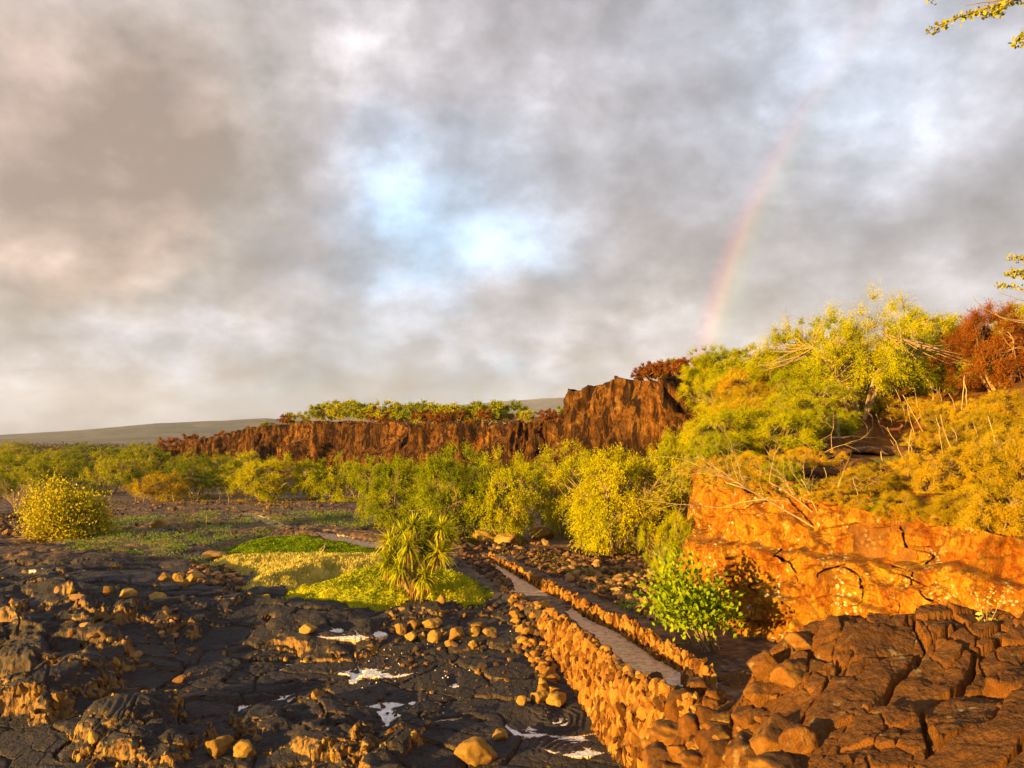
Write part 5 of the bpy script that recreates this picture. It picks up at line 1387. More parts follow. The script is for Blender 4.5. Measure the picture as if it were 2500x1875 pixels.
def rock_shape(rng, ico, planes=14, rough=0.10, soft=0.04):
    i = np.arange(planes) + 0.5; ph = np.arccos(1 - 2 * i / planes); th = np.pi * (1 + 5 ** 0.5) * i
    Nn = np.stack([np.cos(th) * np.sin(ph), np.sin(th) * np.sin(ph), np.cos(ph)], 1) @ rot(rng, 1.5).T + rng.normal(size=(planes, 3)) * 0.42
    Nn /= np.linalg.norm(Nn, axis=1, keepdims=True); d = rng.uniform(0.58, 0.92, planes)
    dot = ico @ Nn.T
    r = np.where(dot > 0.05, d[None] / np.maximum(dot, 0.05), 9.0)
    r = np.minimum(r, 3); m = r.min(1)
    k = m - np.log(np.exp(-(r - m[:, None]) / soft).sum(1)) * soft
    r = np.clip(k, 0.3, 1.15)
    o = rng.uniform(0, 50, 3)
    p = ico * 1.6 + o
    r = r * (1 + rough * fbm(p[:, 0], p[:, 1], p[:, 2], octv=3, seed=5) + rough * 0.35 * fbm(p[:, 0] * 4, p[:, 1] * 4, p[:, 2] * 4, octv=2, seed=9))
    return ico * r[:, None]

rngR = np.random.default_rng(321)
SHAPES = [rock_shape(rngR, ICO2, int(rngR.integers(9, 14)), 0.05, 0.01) for _ in range(24)]
BIGSH = [rock_shape(rngR, ICO4, int(rngR.integers(11, 17)), 0.17, 0.02) for _ in range(14)]
ROCKME = [fastmesh('stone', S, None, ICO2T, False) for S in SHAPES]
BOULME = [fastmesh('boulder', S, None, ICO4T, True) for S in BIGSH]

def fz(x, y):
    """height of the rough ground"""
    x = np.atleast_1d(np.asarray(x, float)); y = np.atleast_1d(np.asarray(y, float))
    return field(x, y)[0]

def wall(name, line, ztop, zbase_fn, thick, batter, size, label, seed, side):
    rng = np.random.default_rng(seed)
    P = np.array([p[:2] for p in line], float)
    L = np.concatenate([[0], np.cumsum(np.linalg.norm(np.diff(P, axis=0), axis=1))])
    mb = MB(); u = 0.0
    while u < L[-1]:
        x = np.interp(u, L, P[:, 0]); y = np.interp(u, L, P[:, 1])
        x2 = np.interp(u + 0.2, L, P[:, 0]); y2 = np.interp(u + 0.2, L, P[:, 1])
        if u + 0.2 > L[-1]: x2, y2 = x + P[-1, 0] - P[-2, 0], y + P[-1, 1] - P[-2, 1]
        tx, ty = x2 - x, y2 - y; n = math.hypot(tx, ty); tx /= n; ty /= n
        nx, ny = (ty, -tx) if side > 0 else (-ty, tx)
        zt = float(np.interp(u, L, ztop)) + rng.normal() * 0.05
        zb = zbase_fn(x + nx * batter, y + ny * batter) - 0.1
        z = zb
        while z < zt:
            f = (zt - z) / max(zt - zb, 0.1)
            s_ = size * rng.uniform(0.6, 1.45)
            for lay in ((0, 1, 2) if thick > 0.3 else (0, 1)):
                off = batter * f - lay * thick * 0.45 + rng.normal() * 0.03
                if lay and z < zt - size * 1.6: continue
                S = SHAPES[rng.integers(len(SHAPES))] * np.array([s_ * rng.uniform(0.4, 0.75), s_ * rng.uniform(0.4, 0.75), s_ * rng.uniform(0.7, 1.6)])
                S = S @ rot(rng, 0.35).T
                mb.add(S + np.array([x + nx * off + rng.normal() * size * 0.22, y + ny * off + rng.normal() * size * 0.22, z + s_ * 0.3]), None, ICO2T)
            z += s_ * rng.uniform(0.45, 0.75)
        u += size * rng.uniform(0.38, 0.62)
    # the packed heart of the wall, behind the facing stones
    V = []
    for i in range(60):
        uu = L[-1] * i / 59; x = np.interp(uu, L, P[:, 0]); y = np.interp(uu, L, P[:, 1])
        a = min(uu + 0.3, L[-1]); b = max(uu - 0.3, 0)
        tx, ty = np.interp(a, L, P[:, 0]) - np.interp(b, L, P[:, 0]), np.interp(a, L, P[:, 1]) - np.interp(b, L, P[:, 1]); n = math.hypot(tx, ty); tx /= n; ty /= n
        nx, ny = (ty, -tx) if side > 0 else (-ty, tx)
        zt = float(np.interp(uu, L, ztop)) - 0.08; zb = zbase_fn(x + nx * batter, y + ny * batter) - 0.2
        V += [(x + nx * (batter - 0.04), y + ny * (batter - 0.04), zb), (x - nx * 0.02, y - ny * 0.02, zt), (x - nx * thick, y - ny * thick, zt), (x - nx * thick, y - ny * thick, min(zb, zt - 0.6))]
    mb.add(np.array(V), grid_quads(60, 4))
    o = mb.build(name, M['stone'], smooth=False)
    tag(o, label, 'wall')
    return o
lowz = lambda x, y: float(min(land(np.array([x]), np.array([y]))[0][0], np.interp(y, [14, 18, 22, 25, 28], [-2.75, -2.2, -1.65, -1.05, -0.4])))
wall('stone_wall', LWALL, [0.02, 0.08, 0.10, 0.12, 0.12, 0.14, 0.18, 0.2][:len(LWALL)], lowz, 0.18, 0.38, 0.17, 'tall drystone retaining wall holding up the sandy path, its face glowing orange', 401, 1)
gz = lambda x, y: float(land(np.array([x]), np.array([y]))[0][0])
wall('stone_wall', RWALL, [0.08, 0.16, 0.20, 0.26, 0.30, 0.34, 0.34, 0.34, 0.36, 0.38], gz, 0.12, 0.03, 0.13, 'low drystone wall along the far side of the sandy path', 402, 1)

def hitm(px, py):
    r = ray(px, py); d = np.geomspace(5.5, 60, 900); t = d / r[1]
    x = r[0] * t; z = EYE + r[2] * t
    h = np.where(d < 17.0, np.maximum(mound(x, d), -3), -9); h = np.maximum(h, land(x, d)[0])
    k = np.nonzero(z <= h)[0]; i = k[0] if len(k) else len(d) - 1
    return np.array([x[i], d[i], float(z[i])])

def stone(px, py, wpx, hpx, label, mat='boulder', cat='boulder', k=None, d=None, group=None, sink=0.25, name='boulder', rz=None, on=None):
    i = stone.n % len(BOULME) if k is None else k; stone.n += 1
    p = hit(px, py) if d is None else hitm(px, py)
    s = p[1] / FOC; w = wpx * s / 2; h = hpx * s / 2
    if d is None: p[2] = float(fz(p[0], p[1])[0]) if p[1] < 74 and float(land(p[0:1], p[1:2])[1][0]) < 0 else p[2]
    o = bpy.data.objects.new(name, BOULME[i]); COL.objects.link(o)
    if not BOULME[i].materials: BOULME[i].materials.append(M['boulder'])
    o.material_slots[0].link = 'OBJECT'; o.material_slots[0].material = M[mat]
    o.location = (p[0], p[1], p[2] + h * (1 - 2 * sink)); o.scale = (w * 1.12, w * 1.05, h * 1.15); o.rotation_euler = (0, 0, random.uniform(0, 6.28) if rz is None else rz)
    tag(o, label, cat, group)
    return o
stone.n = 0
GOLD = [(1077, 1516, 24, 26, 'upright yellow boulder, highest of the boulders under the pandanus'), (1012, 1562, 30, 24, 'rounded gold boulder, upper of the stacked pair below the pandanus'),
        (1004, 1583, 30, 22, 'rounded gold boulder, lower of the stacked pair below the pandanus'), (1029, 1582, 20, 20, 'small gold boulder right of the stacked pair'),
        (1062, 1590, 30, 36, 'lumpy gold boulder in the middle of the boulder row'), (1116, 1586, 40, 38, 'largest gold boulder of the row, with a cleft face'),
        (1168, 1560, 34, 20, 'wedge shaped orange boulder behind the end of the row'), (1158, 1580, 34, 22, 'dark rounded boulder right of the largest gold one'),
        (1196, 1584, 30, 24, 'two horned yellow boulder at the right end of the row'), (1096, 1598, 18, 18, 'small egg shaped stone below the largest gold boulder'),
        (1155, 1610, 20, 20, 'lone orange stone below the boulder row'), (978, 1572, 28, 34, 'jagged orange boulder at the left end of the row'),
        (1055, 1560, 40, 24, 'flat orange slab behind the lumpy gold boulder'), (1272, 1580, 28, 26, 'yellow boulder near the foot of the tall wall'),
        (1322, 1570, 22, 18, 'square gold block against the upper part of the tall wall'), (1340, 1590, 18, 18, 'small block beside the square gold one'),
        (1352, 1602, 22, 20, 'gold block touching the foot of the tall wall'), (1365, 1635, 34, 30, 'orange boulder leaning on the tall wall halfway down'),
        (1330, 1695, 30, 30, 'golden pitted boulder, upper one near the foot of the tall wall'), (1328, 1722, 34, 26, 'reddish brown boulder just below the golden pitted one'),
        (1358, 1760, 46, 42, 'brown peaked boulder at the foot of the tall wall'), (1275, 1762, 28, 24, 'round dark boulder left of the brown peaked one'),
        (1318, 1752, 40, 30, 'squat dark boulder between the round one and the peaked one'), (1400, 1690, 24, 22, 'red brown stone at the foot of the tall wall'),
        (1160, 1905, 84, 64, 'big round golden boulder cut by the bottom edge'), (1222, 1858, 40, 24, 'dark gold angular block right of the big round boulder'),
        (384, 1490, 42, 30, 'smooth tilted gold boulder on the left flat'), (400, 1445, 28, 22, 'dark gold boulder, upper left of the left boulder group'),
        (436, 1450, 24, 26, 'ribbed gold boulder in the left boulder group'), (450, 1462, 18, 22, 'pointed gold stone in the left boulder group'),
        (470, 1448, 30, 22, 'brown boulder right of the ribbed one'), (445, 1487, 24, 14, 'low flat gold stone under the left boulder group'),
        (503, 1450, 22, 22, 'gold stone on the dark lava left of the creeping plants'), (468, 1486, 14, 12, 'small round stone right of the low flat one'),
        (310, 1512, 44, 30, 'pale angular boulder standing in the left cove'), (262, 1505, 30, 22, 'brown boulder left of the pale angular one'),
        (532, 1900, 56, 50, 'rough pinkish rock at the bottom edge'), (592, 1895, 54, 42, 'cracked grey rock right of the rough pinkish one'),
        (1182, 1328, 56, 34, 'brown rock in the heap under the middle trees, left one'), (1238, 1334, 76, 42, 'broad cracked rock in the heap under the middle trees'),
        (1322, 1318, 64, 34, 'brown block right of the rock heap, in tree shade'), (1145, 1345, 34, 18, 'low brown rock at the left foot of the heap'),
        (520, 1372, 70, 26, 'dark red lava hump beside the short stake'), (390, 1300, 40, 34, 'dark brown rock standing left of the leafless brown bush'),
        (750, 1600, 40, 26, 'dark lava lump on the slab below the creeping plants')]
for a in GOLD: stone(*a)

# boulders heaped where the wall meets the outcrop
HEAP = [(1625, 1720, 60, 52, 17.0, 'pitted orange boulder capping the end of the tall wall'), (1668, 1712, 78, 64, 16.5, 'long orange boulder right of the pitted one'),
        (1705, 1680, 74, 66, 16.8, 'smooth rounded orange boulder with an upright back'), (1745, 1700, 44, 46, 16.0, 'pointed yellow boulder beside the smooth rounded one'),
        (1790, 1660, 50, 30, 16.4, 'rubbly small boulder left of the dark hollow'), (1640, 1790, 70, 50, 14.6, 'squat orange boulder under the wall end'),
        (1690, 1770, 66, 60, 14.2, 'faceted orange boulder in the middle of the heap'), (1740, 1760, 70, 60, 13.4, 'brown topped boulder over the faceted one'),
        (1600, 1800, 44, 44, 15.2, 'orange stone slab standing against the heap foot'), (1610, 1850, 60, 50, 14.4, 'dark brown stone near the bottom of the heap'),
        (1875, 1625, 76, 74, 13.0, 'tall orange boulder at the edge of the dark hollow'), (1930, 1640, 70, 60, 12.4, 'orange boulder right of the tall one'),
        (1862, 1690, 60, 50, 12.6, 'orange boulder below the tall one'), (1830, 1745, 70, 46, 12.0, 'grey brown boulder above the largest round one'),
        (1890, 1800, 110, 90, 10.4, 'large round brown boulder with a knobbly top'), (1955, 1800, 76, 70, 9.8, 'smooth orange boulder right of the knobbly one'),
        (1820, 1840, 90, 90, 10.6, 'dark grey boulder below the knobbly one'), (1900, 1875, 120, 70, 9.4, 'cracked lava boulder at the bottom edge'),
        (1760, 1850, 70, 60, 12.0, 'orange brown boulder near the bottom edge, left of the dark grey one'), (1700, 1860, 60, 50, 12.8, 'small brown boulder near the bottom edge'),
        (1560, 1860, 46, 40, 15.0, 'brown stone where the wall reaches the bottom edge'), (1950, 1560, 60, 36, 12.0, 'block with a flat brown top at the left end of the outcrop crest'),
        (1660, 1835, 50, 44, 13.6, 'wedge shaped stone in the lower heap')]
for (a, b, w, h, d, lb) in HEAP: stone(a, b + h * 0.45, w * 1.15, h * 1.15, lb, 'heap', d=d, sink=0.22, group='boulders heaped at the end of the wall')
rg = np.random.default_rng(515)
for k in range(100):
    a = rg.uniform(1590, 1930); b = rg.uniform(1650, 1910)
    if a > 1900 - (b - 1600) * 0.05: continue
    w = rg.uniform(16, 52) * (1 + (b - 1650) / 500)
    stone(a, b, w, w * rg.uniform(0.7, 1.0), 'orange brown boulder in the heap between the tall wall and the outcrop', 'heap', d=1, sink=0.3, group='boulders heaped at the end of the wall')

# rocks along the lip of the near cliff, and the dark ledge under the goat
for k, px in enumerate(range(1730, 2520, 22)):
    rng_ = np.random.default_rng(2000 + k); yy = 1186 + (px - 1700) * 0.150 + rng_.uniform(-14, 6)
    stone(px, yy, rng_.uniform(36, 92), rng_.uniform(20, 48), 'orange lichen spotted block on the near cliff lip, %s from the left' % ordw(k + 1), 'cliff', 'rock', group='blocks on the cliff lip', name='rock')
for k, (px, py, w, h, lb) in enumerate([(1965, 1118, 90, 46, 'red brown boulder at the left end of the dark ledge'), (2030, 1112, 110, 34, 'long dark slab of the ledge left of the goat'), (2120, 1108, 120, 30, 'dark flat slab under the goat'),
        (2200, 1110, 110, 34, 'dark flat slab right below the goat'), (2080, 1150, 130, 44, 'dark block in the shaded bank below the ledge'), (2170, 1165, 120, 50, 'dark block beside the thick forked pole'),
        (2240, 1140, 70, 40, 'dark block right of the thick forked pole'), (2000, 1160, 90, 30, 'low dark slab above the fallen branches'), (2320, 1125, 60, 34, 'dark block in the golden bushes')]):
    stone(px, py, w, h, lb, 'darkrock', 'rock', name='rock', sink=0.3)

# ------------------------------------------------------------------ loose stones
def scatter(outline, n, smin, smax, seed, z=0.0, dens_noise=0.0):
    rng = np.random.default_rng(seed); poly = [tuple(G(a, b, z)[:2]) for a, b in outline]; P = np.array(poly); lo, hi = P.min(0), P.max(0)
    X = rng.uniform(lo[0], hi[0], n * 6); Y = rng.uniform(lo[1], hi[1], n * 6)
    sd, _ = sdpoly(X, Y, poly); ps, _ = sdpoly(X, Y, PATHW)
    k = (sd > 0) & (ps < 0.02)
    if dens_noise: k &= perlin(X / 1.3, Y / 1.3, seed=seed) > dens_noise - 0.3
    X, Y = X[k][:n], Y[k][:n]
    S = smin + (smax - smin) * rng.uniform(0, 1, len(X)) ** 3
    return [(x, y, s_) for x, y, s_ in zip(X, Y, S)]
AREAS = [([(1240, 1352), (1400, 1345), (1620, 1375), (1720, 1450), (1700, 1530), (1600, 1525), (1500, 1480), (1380, 1425), (1290, 1390)], 2600, 0.05, 0.24, 'brown lava stone in the rubble between the low wall and the trees'),
         ([(1120, 1345), (1180, 1352), (1230, 1410), (1280, 1455), (1240, 1462), (1190, 1420), (1130, 1380)], 420, 0.05, 0.20, 'brown lava stone beside the path near the pandanus'),
         ([(950, 1290), (1100, 1310), (1350, 1335), (1240, 1355), (1100, 1350), (960, 1318)], 600, 0.08, 0.28, 'brown lava stone on the ground behind the pandanus'),
         ([(-40, 1262), (70, 1268), (90, 1300), (40, 1325), (-40, 1325)], 300, 0.10, 0.34, 'tan stone in the pile left of the round shrub'),
         ([(470, 1390), (560, 1385), (600, 1420), (590, 1450), (480, 1455), (440, 1430)], 260, 0.07, 0.24, 'brown stone in the pile left of the creeping plants'),
         ([(940, 1500), (1250, 1500), (1330, 1540), (1350, 1600), (1200, 1620), (960, 1600)], 220, 0.03, 0.15, 'small orange stone scattered among the gold boulders'),
         ([(1240, 1500), (1330, 1500), (1350, 1560), (1370, 1640), (1330, 1640), (1260, 1560)], 320, 0.06, 0.22, 'orange stone tumbled against the upper foot of the tall wall'),
         ([(60, 1560), (420, 1600), (560, 1700), (300, 1720), (60, 1640)], 110, 0.04, 0.20, 'broken lava piece under the left slabs'),
         ([(600, 1600), (1000, 1620), (1300, 1700), (1000, 1800), (600, 1760)], 240, 0.02, 0.09, 'loose chip on the dark lava floor')]
AREAS.append(([(60, 1240), (300, 1225), (860, 1232), (940, 1290), (700, 1320), (420, 1345), (100, 1335)], 650, 0.05, 0.26, 'brown stone on the open ground before the left trees'))
ALL = []
for i, (ol, n, a, b, lb) in enumerate(AREAS):
    zz = 0.0 if i < 5 or i == 9 else (-0.6 if i < 7 else -1.3)
    ALL += [(x, y, s_, lb) for x, y, s_ in scatter(ol, n, a, b, 3000 + i, zz, 0.1 if i in (0, 2) else 0)]
# stones lying loose on top of the tall wall
rng = np.random.default_rng(71)
LW2 = np.array(LWALL); Lc = np.concatenate([[0], np.cumsum(np.linalg.norm(np.diff(LW2, axis=0), axis=1))])
for _ in range(300):
    u = rng.uniform(0, Lc[-1]); x = np.interp(u, Lc, LW2[:, 0]); y = np.interp(u, Lc, LW2[:, 1]); o_ = rng.uniform(-0.05, 0.25)
    ALL.append((x + o_, y + rng.normal() * 0.05, rng.uniform(0.03, 0.12) if rng.uniform() < 0.93 else 0.19, 'loose orange stone on top of the tall wall'))
X = np.array([a[0] for a in ALL]); Y = np.array([a[1] for a in ALL]); S = np.array([a[2] for a in ALL])
Z = fz(X, Y)
onwall = np.array([a[3].startswith('loose orange') for a in ALL])
Z = np.where(onwall, np.maximum(Z, 0.05 + 0.12 * rng.uniform(0, 1, len(X))), Z)
order = np.argsort(-S / Y)
rest = MB(); rng = np.random.default_rng(72)
for m_ in ROCKME: m_.materials.append(M['rubble'])
for rank, i in enumerate(order):
    sc3 = S[i] * np.array([rng.uniform(0.8, 1.3), rng.uniform(0.8, 1.3), rng.uniform(0.5, 0.95)])
    if rank < 290:
        o = bpy.data.objects.new('stone', ROCKME[rng.integers(len(ROCKME))]); COL.objects.link(o)
        o.location = (X[i], Y[i], Z[i] + S[i] * 0.25); o.scale = sc3; o.rotation_euler = (rng.normal() * 0.3, rng.normal() * 0.3, rng.uniform(0, 6.28))
        lb = ALL[i][3]; tag(o, lb, 'stone', 'stones: ' + lb)
        if onwall[i] or 'orange' in lb: o.material_slots[0].link = 'OBJECT'; o.material_slots[0].material = M['stone']
    else:
        V = (SHAPES[rng.integers(len(SHAPES))] * sc3) @ rot(rng, 0.4).T
        rest.add(V + np.array([X[i], Y[i], Z[i] + S[i] * 0.2]), None, ICO2T)
o = rest.build('rubble', M['rubble'], smooth=False); o['kind'] = 'stuff'
# broken shards along the torn edges of the lava
rg = np.random.default_rng(818); sh = MB()
idx = rg.choice(len(STEEP), 1100)
for i in idx:
    x, y, z = STEEP[i]; a = rg.uniform(0.03, 0.11) * (1 + 0.9 * (rg.uniform() > 0.95)) * (0.8 + y / 100)
    V = (SHAPES[rg.integers(len(SHAPES))] * a * np.array([rg.uniform(0.6, 1.2), rg.uniform(0.6, 1.2), rg.uniform(0.7, 1.9)])) @ rot(rg, 0.25).T
    sh.add(V + np.array([x + rg.normal() * 0.05, y + rg.normal() * 0.08, z - a * 0.55]), None, ICO2T)
o = sh.build('lava_shards', M['shard'], smooth=False); o['kind'] = 'stuff'
# pale coral pebbles
M['coral'] = make_plain('white coral bits', (0.6, 0.52, 0.42), (0.85, 0.8, 0.72), 20)
pb = MB()
for (ol, n, zz) in [([(1590, 1700), (1700, 1690), (1720, 1650), (1640, 1640)], 260, 0.0), ([(1420, 1465), (1500, 1490), (1530, 1535), (1480, 1520)], 90, 0.3), ([(930, 1580), (1250, 1580), (1200, 1630), (930, 1630)], 22, -0.8),
                    ([(820, 1650), (1000, 1650), (1030, 1720), (860, 1740)], 24, -1.7), ([(1080, 1690), (1150, 1690), (1150, 1760), (1080, 1760)], 12, -1.8)]:
    rg = np.random.default_rng(n); poly = [tuple(G(a, b, zz)[:2]) for a, b in ol]; P = np.array(poly); lo, hi = P.min(0), P.max(0)
    x = rg.uniform(lo[0], hi[0], n * 3); y = rg.uniform(lo[1], hi[1], n * 3); sd, _ = sdpoly(x, y, poly); k = sd > 0; x, y = x[k][:n], y[k][:n]; z = fz(x, y)
    for a, b, c in zip(x, y, z):
        r_ = rg.uniform(0.010, 0.028)
        pb.add(SHAPES[rg.integers(20)] * r_ + np.array([a, b, c + r_ * 0.3]), None, ICO2T)
o = pb.build('coral_pebbles', M['coral'], smooth=False); o['kind'] = 'stuff'

# ------------------------------------------------------------------ goats
def goat(px, py, hpx, heading, label, d=None):
    p = hit(px, py); s = p[1] / FOC; k = hpx * s / 0.95     # the model is 0.95 high at the head
    root = empty('goat', p, heading, k); tag(root, label, 'goat', None)
    V = {}; bm = bmesh.new(); lay = bm.verts.layers.skin.verify()
    def v(n_, co, r, r2=None):
        q = bm.verts.new(co); q[lay].radius = (r, r2 or r); V[n_] = q; return q
    v('hip', (-0.32, 0, 0.60), 0.125, 0.14); v('belly', (-0.05, 0, 0.58), 0.135, 0.165); v('chest', (0.25, 0, 0.60), 0.12, 0.165); v('neck0', (0.38, 0, 0.70), 0.075, 0.10)
    v('neck1', (0.48, 0, 0.83), 0.052, 0.062); v('head', (0.55, 0, 0.90), 0.055, 0.06); v('snout', (0.68, 0, 0.83), 0.028, 0.032); v('nose', (0.73, 0, 0.80), 0.022)
    v('rump', (-0.42, 0, 0.62), 0.08, 0.10); v('tail', (-0.50, 0, 0.70), 0.025); v('tail1', (-0.54, 0, 0.74), 0.012)
    for a, b in [('hip', 'belly'), ('belly', 'chest'), ('chest', 'neck0'), ('neck0', 'neck1'), ('neck1', 'head'), ('head', 'snout'), ('snout', 'nose'), ('hip', 'rump'), ('rump', 'tail'), ('tail', 'tail1')]:
        bm.edges.new((V[a], V[b]))
    for sd in (-1, 1):
        y = 0.085 * sd; f = 0.03 * sd
        v(f'sh{sd}', (0.26, y, 0.46), 0.060, 0.065); v(f'kn{sd}', (0.28 + f, y, 0.27), 0.030); v(f'fet{sd}', (0.27 + f, y, 0.08), 0.022); v(f'ho{sd}', (0.28 + f, y, 0.0), 0.027)
        v(f'th{sd}', (-0.30, y, 0.46), 0.070, 0.085); v(f'st{sd}', (-0.24 - f, y, 0.36), 0.045); v(f'hk{sd}', (-0.39 - f, y, 0.26), 0.028); v(f'hf{sd}', (-0.36 - f, y, 0.07), 0.021); v(f'hh{sd}', (-0.34 - f, y, 0.0), 0.027)
        for a, b in [('chest', f'sh{sd}'), (f'sh{sd}', f'kn{sd}'), (f'kn{sd}', f'fet{sd}'), (f'fet{sd}', f'ho{sd}'), ('hip', f'th{sd}'), (f'th{sd}', f'st{sd}'), (f'st{sd}', f'hk{sd}'), (f'hk{sd}', f'hf{sd}'), (f'hf{sd}', f'hh{sd}')]:
            bm.edges.new((V[a], V[b]))
        v(f'ear{sd}', (0.53, 0.09 * sd, 0.93), 0.022, 0.012); v(f'ear2{sd}', (0.52, 0.15 * sd, 0.92), 0.008)
        bm.edges.new((V['head'], V[f'ear{sd}'])); bm.edges.new((V[f'ear{sd}'], V[f'ear2{sd}']))
    V['belly'][lay].use_root = True
    me = bpy.data.meshes.new('body'); bm.to_mesh(me); bm.free()
    body = link('body', me, M['goat'], root)
    md = body.modifiers.new('skin', 'SKIN'); md.use_smooth_shade = True
    sb = body.modifiers.new('sub', 'SUBSURF'); sb.levels = 2; sb.render_levels = 2
    for sd in (-1, 1):
        mb = MB(); t = np.linspace(0, 1, 8)[:, None]
        pts = np.concatenate([0.54 - 0.20 * t ** 1.3, 0.03 * sd + 0.05 * sd * t, 0.94 + 0.20 * t - 0.13 * t ** 3], 1)
        tube(mb, pts, np.linspace(0.018, 0.005, 8), 6); mb.build('horn', M['horn'], root)
goat(2186, 1071, 34, 0.12, 'red brown goat standing side on between the pale poles, head up to the right')
goat(2150, 1056, 34, -1.9, 'red brown goat facing the camera behind the poles, left of the other goat')

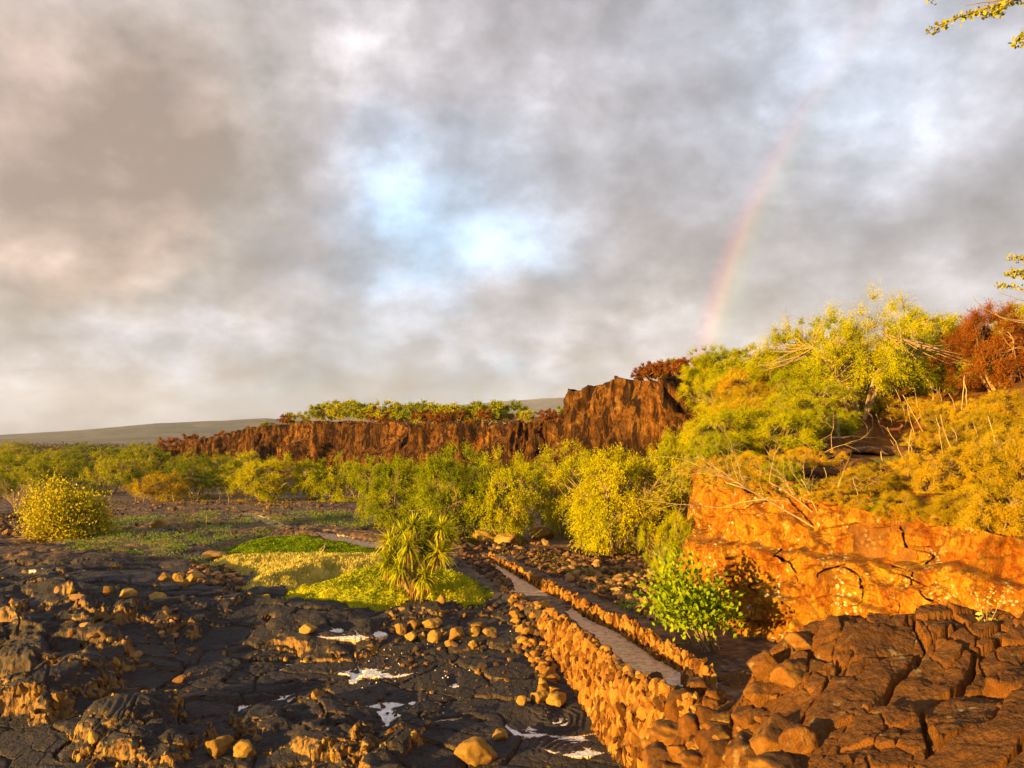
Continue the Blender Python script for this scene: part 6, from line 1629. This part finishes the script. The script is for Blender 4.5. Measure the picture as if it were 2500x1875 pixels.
# ------------------------------------------------------------------ the tree whose branches reach in at the upper right
def overhang():
    rng = np.random.default_rng(444)
    base = np.array([7.2, 6.2, float(mound(np.array([7.2]), np.array([6.2]))[0]) - 0.15])
    root = empty('overhanging_tree', base); tag(root, 'leafy branches reaching in at the upper right edge', 'tree')
    wood = MB(); lv = MB()
    def loc(px, py, d): return W(px, py, d) - base
    top = np.array([-0.6, 0.3, 4.6])
    tr = limb(rng, np.zeros(3), top, 0.2, 9); tube(wood, tr, np.linspace(0.14, 0.05, 9), 9)
    tr2 = limb(rng, tr[4], tr[4] + np.array([0.5, 0.8, 1.8]), 0.2, 7); tube(wood, tr2, np.linspace(0.07, 0.02, 7), 7)
    def sprig(pts, r, leaf, n, spread, skip=0.0, hang=0.0):
        P = np.array(pts); m = 24; u = np.linspace(0, len(P) - 1, m); q = np.stack([np.interp(u, np.arange(len(P)), P[:, c]) for c in range(3)], 1)
        q = smooth3(q); tube(wood, q, np.linspace(r, r * 0.25, m), 5)
        if not n: return
        t = rng.uniform(skip, 1, n) ; C = np.stack([np.interp(t * (m - 1), np.arange(m), q[:, c]) for c in range(3)], 1) + rng.normal(size=(n, 3)) * spread
        C[:, 2] -= np.abs(rng.normal(size=n)) * hang
        for c, ss in zip(C, rng.uniform(0.7, 1.25, n) * leaf):
            D = unit(rng, 1)[0] + np.array([0, 0, -0.4]); D /= np.linalg.norm(D); Sx = np.cross(D, unit(rng, 1)[0]); Sx /= np.linalg.norm(Sx)
            a = np.linspace(0, 2 * np.pi, 7)[:-1]
            ring = c + D * (np.cos(a)[:, None] * ss * 0.55) + Sx * (np.sin(a)[:, None] * ss * 0.42)
            lv.add(ring, [(0, 1, 2, 3), (0, 3, 4, 5)])
    def smooth3(q):
        z = q.copy(); z[1:-1] = (q[:-2] + q[1:-1] * 2 + q[2:]) / 4; return z
    d = 6.0
    sprig([tr[7], loc(2600, -10, 6.2), loc(2500, -6, 6.1), loc(2430, 12, d), loc(2370, 32, d), loc(2310, 52, d), loc(2268, 74, d)], 0.016, 0.028, 230, 0.022, 0.22, 0.015)
    sprig([loc(2470, 0, d), loc(2440, 24, d), loc(2425, 34, d), loc(2405, 30, 6.0)], 0.006, 0.028, 80, 0.025)
    sprig([loc(2560, -20, 6.0), loc(2450, 0, d), loc(2400, 6, d), loc(2352, 14, d)], 0.008, 0, 0, 0)
    sprig([tr[6], loc(2620, 30, 6.1), loc(2520, 70, 6.0), loc(2490, 92, d), loc(2476, 112, d)], 0.010, 0.028, 110, 0.022, 0.35)
    sprig([loc(2470, -60, 6), loc(2380, -40, 6), loc(2300, -16, 6), loc(2268, -3, 6)], 0.008, 0.026, 60, 0.02, 0.3)
    d = 7.0
    for pts in ([(2620, 640), (2540, 634), (2500, 632), (2460, 628)], [(2620, 690), (2530, 682), (2480, 672), (2456, 670)], [(2640, 735), (2540, 716), (2470, 700), (2434, 696)], [(2620, 670), (2540, 668), (2500, 668), (2466, 660)]):
        sprig([tr[4] if pts[0][1] == 735 else loc(2700, pts[0][1] + 10, d)] + [loc(a, b, d) for a, b in pts], 0.008, 0.022, 150, 0.016, 0.35)
    for pts in ([(2560, 790), (2450, 778), (2400, 752), (2376, 728), (2373, 713)], [(2560, 745), (2490, 732), (2460, 722), (2436, 714)], [(2540, 760), (2480, 742), (2440, 741)], [(2500, 790), (2440, 775), (2424, 758), (2422, 752)]):
        sprig([loc(a, b, d) for a, b in [(2640, 770)] + pts], 0.006, 0, 0, 0)
    wood.build('trunk', M['bark'], root); lv.build('foliage', M['helio'], root, smooth=False)
overhang()

# small sapling on the crest of the outcrop
def sapling():
    rng = np.random.default_rng(7); d = 10.5; p = W(2410, 1515, d)
    root = empty('sapling', p); tag(root, 'small pale leaved sapling growing on the crest of the dark outcrop', 'sapling')
    st = MB(); lv = MB(); s = d / FOC
    for (dx, dz) in ((-38, 78), (-22, 60), (12, 70), (36, 74), (2, 52)):
        q = limb(rng, np.array([0, 0, -0.1]), np.array([dx * s, rng.normal() * 0.05, dz * s]), 0.03, 8); tube(st, q, np.linspace(0.008, 0.003, 8), 5)
        n = 16; C = q[rng.integers(4, 8, n)] + rng.normal(size=(n, 3)) * 0.035
        leaf_quads(lv, C, unit(rng, n), unit(rng, n) + np.array([-0.6, -0.6, 0]), 0.045, 0.025)
    C = rng.normal(size=(14, 3)) * np.array([0.10, 0.05, 0.03]) + np.array([0, -0.05, 0.02]); leaf_quads(lv, C, unit(rng, 14), unit(rng, 14) + np.array([-0.6, -0.6, 0]), 0.09, 0.05)
    st.build('stem', M['bark'], root); lv.build('leaves', M['matpale'], root, smooth=False)
sapling()
# ------------------------------------------------------------------ the air
def make_haze():
    me = bpy.data.meshes.new('haze')
    x0, x1, y0, y1, z0, z1 = -14000, 16000, -60, 12500, -12, 760
    V = [(x, y, z) for z in (z0, z1) for y in (y0, y1) for x in (x0, x1)]
    F = [(0, 2, 3, 1), (4, 5, 7, 6), (0, 1, 5, 4), (2, 6, 7, 3), (0, 4, 6, 2), (1, 3, 7, 5)]
    me.from_pydata(V, [], F)
    m, t, out = mat_new('thin sea haze')
    vp = t.new('ShaderNodeVolumePrincipled')
    vp.inputs['Color'].default_value = (0.66, 0.76, 1.0, 1)
    vp.inputs['Density'].default_value = 0.00007
    vp.inputs['Anisotropy'].default_value = 0.0
    t.l.new(vp.outputs[0], out.inputs['Volume'])
    o = link('haze', me, m); o['kind'] = 'stuff'
make_haze()
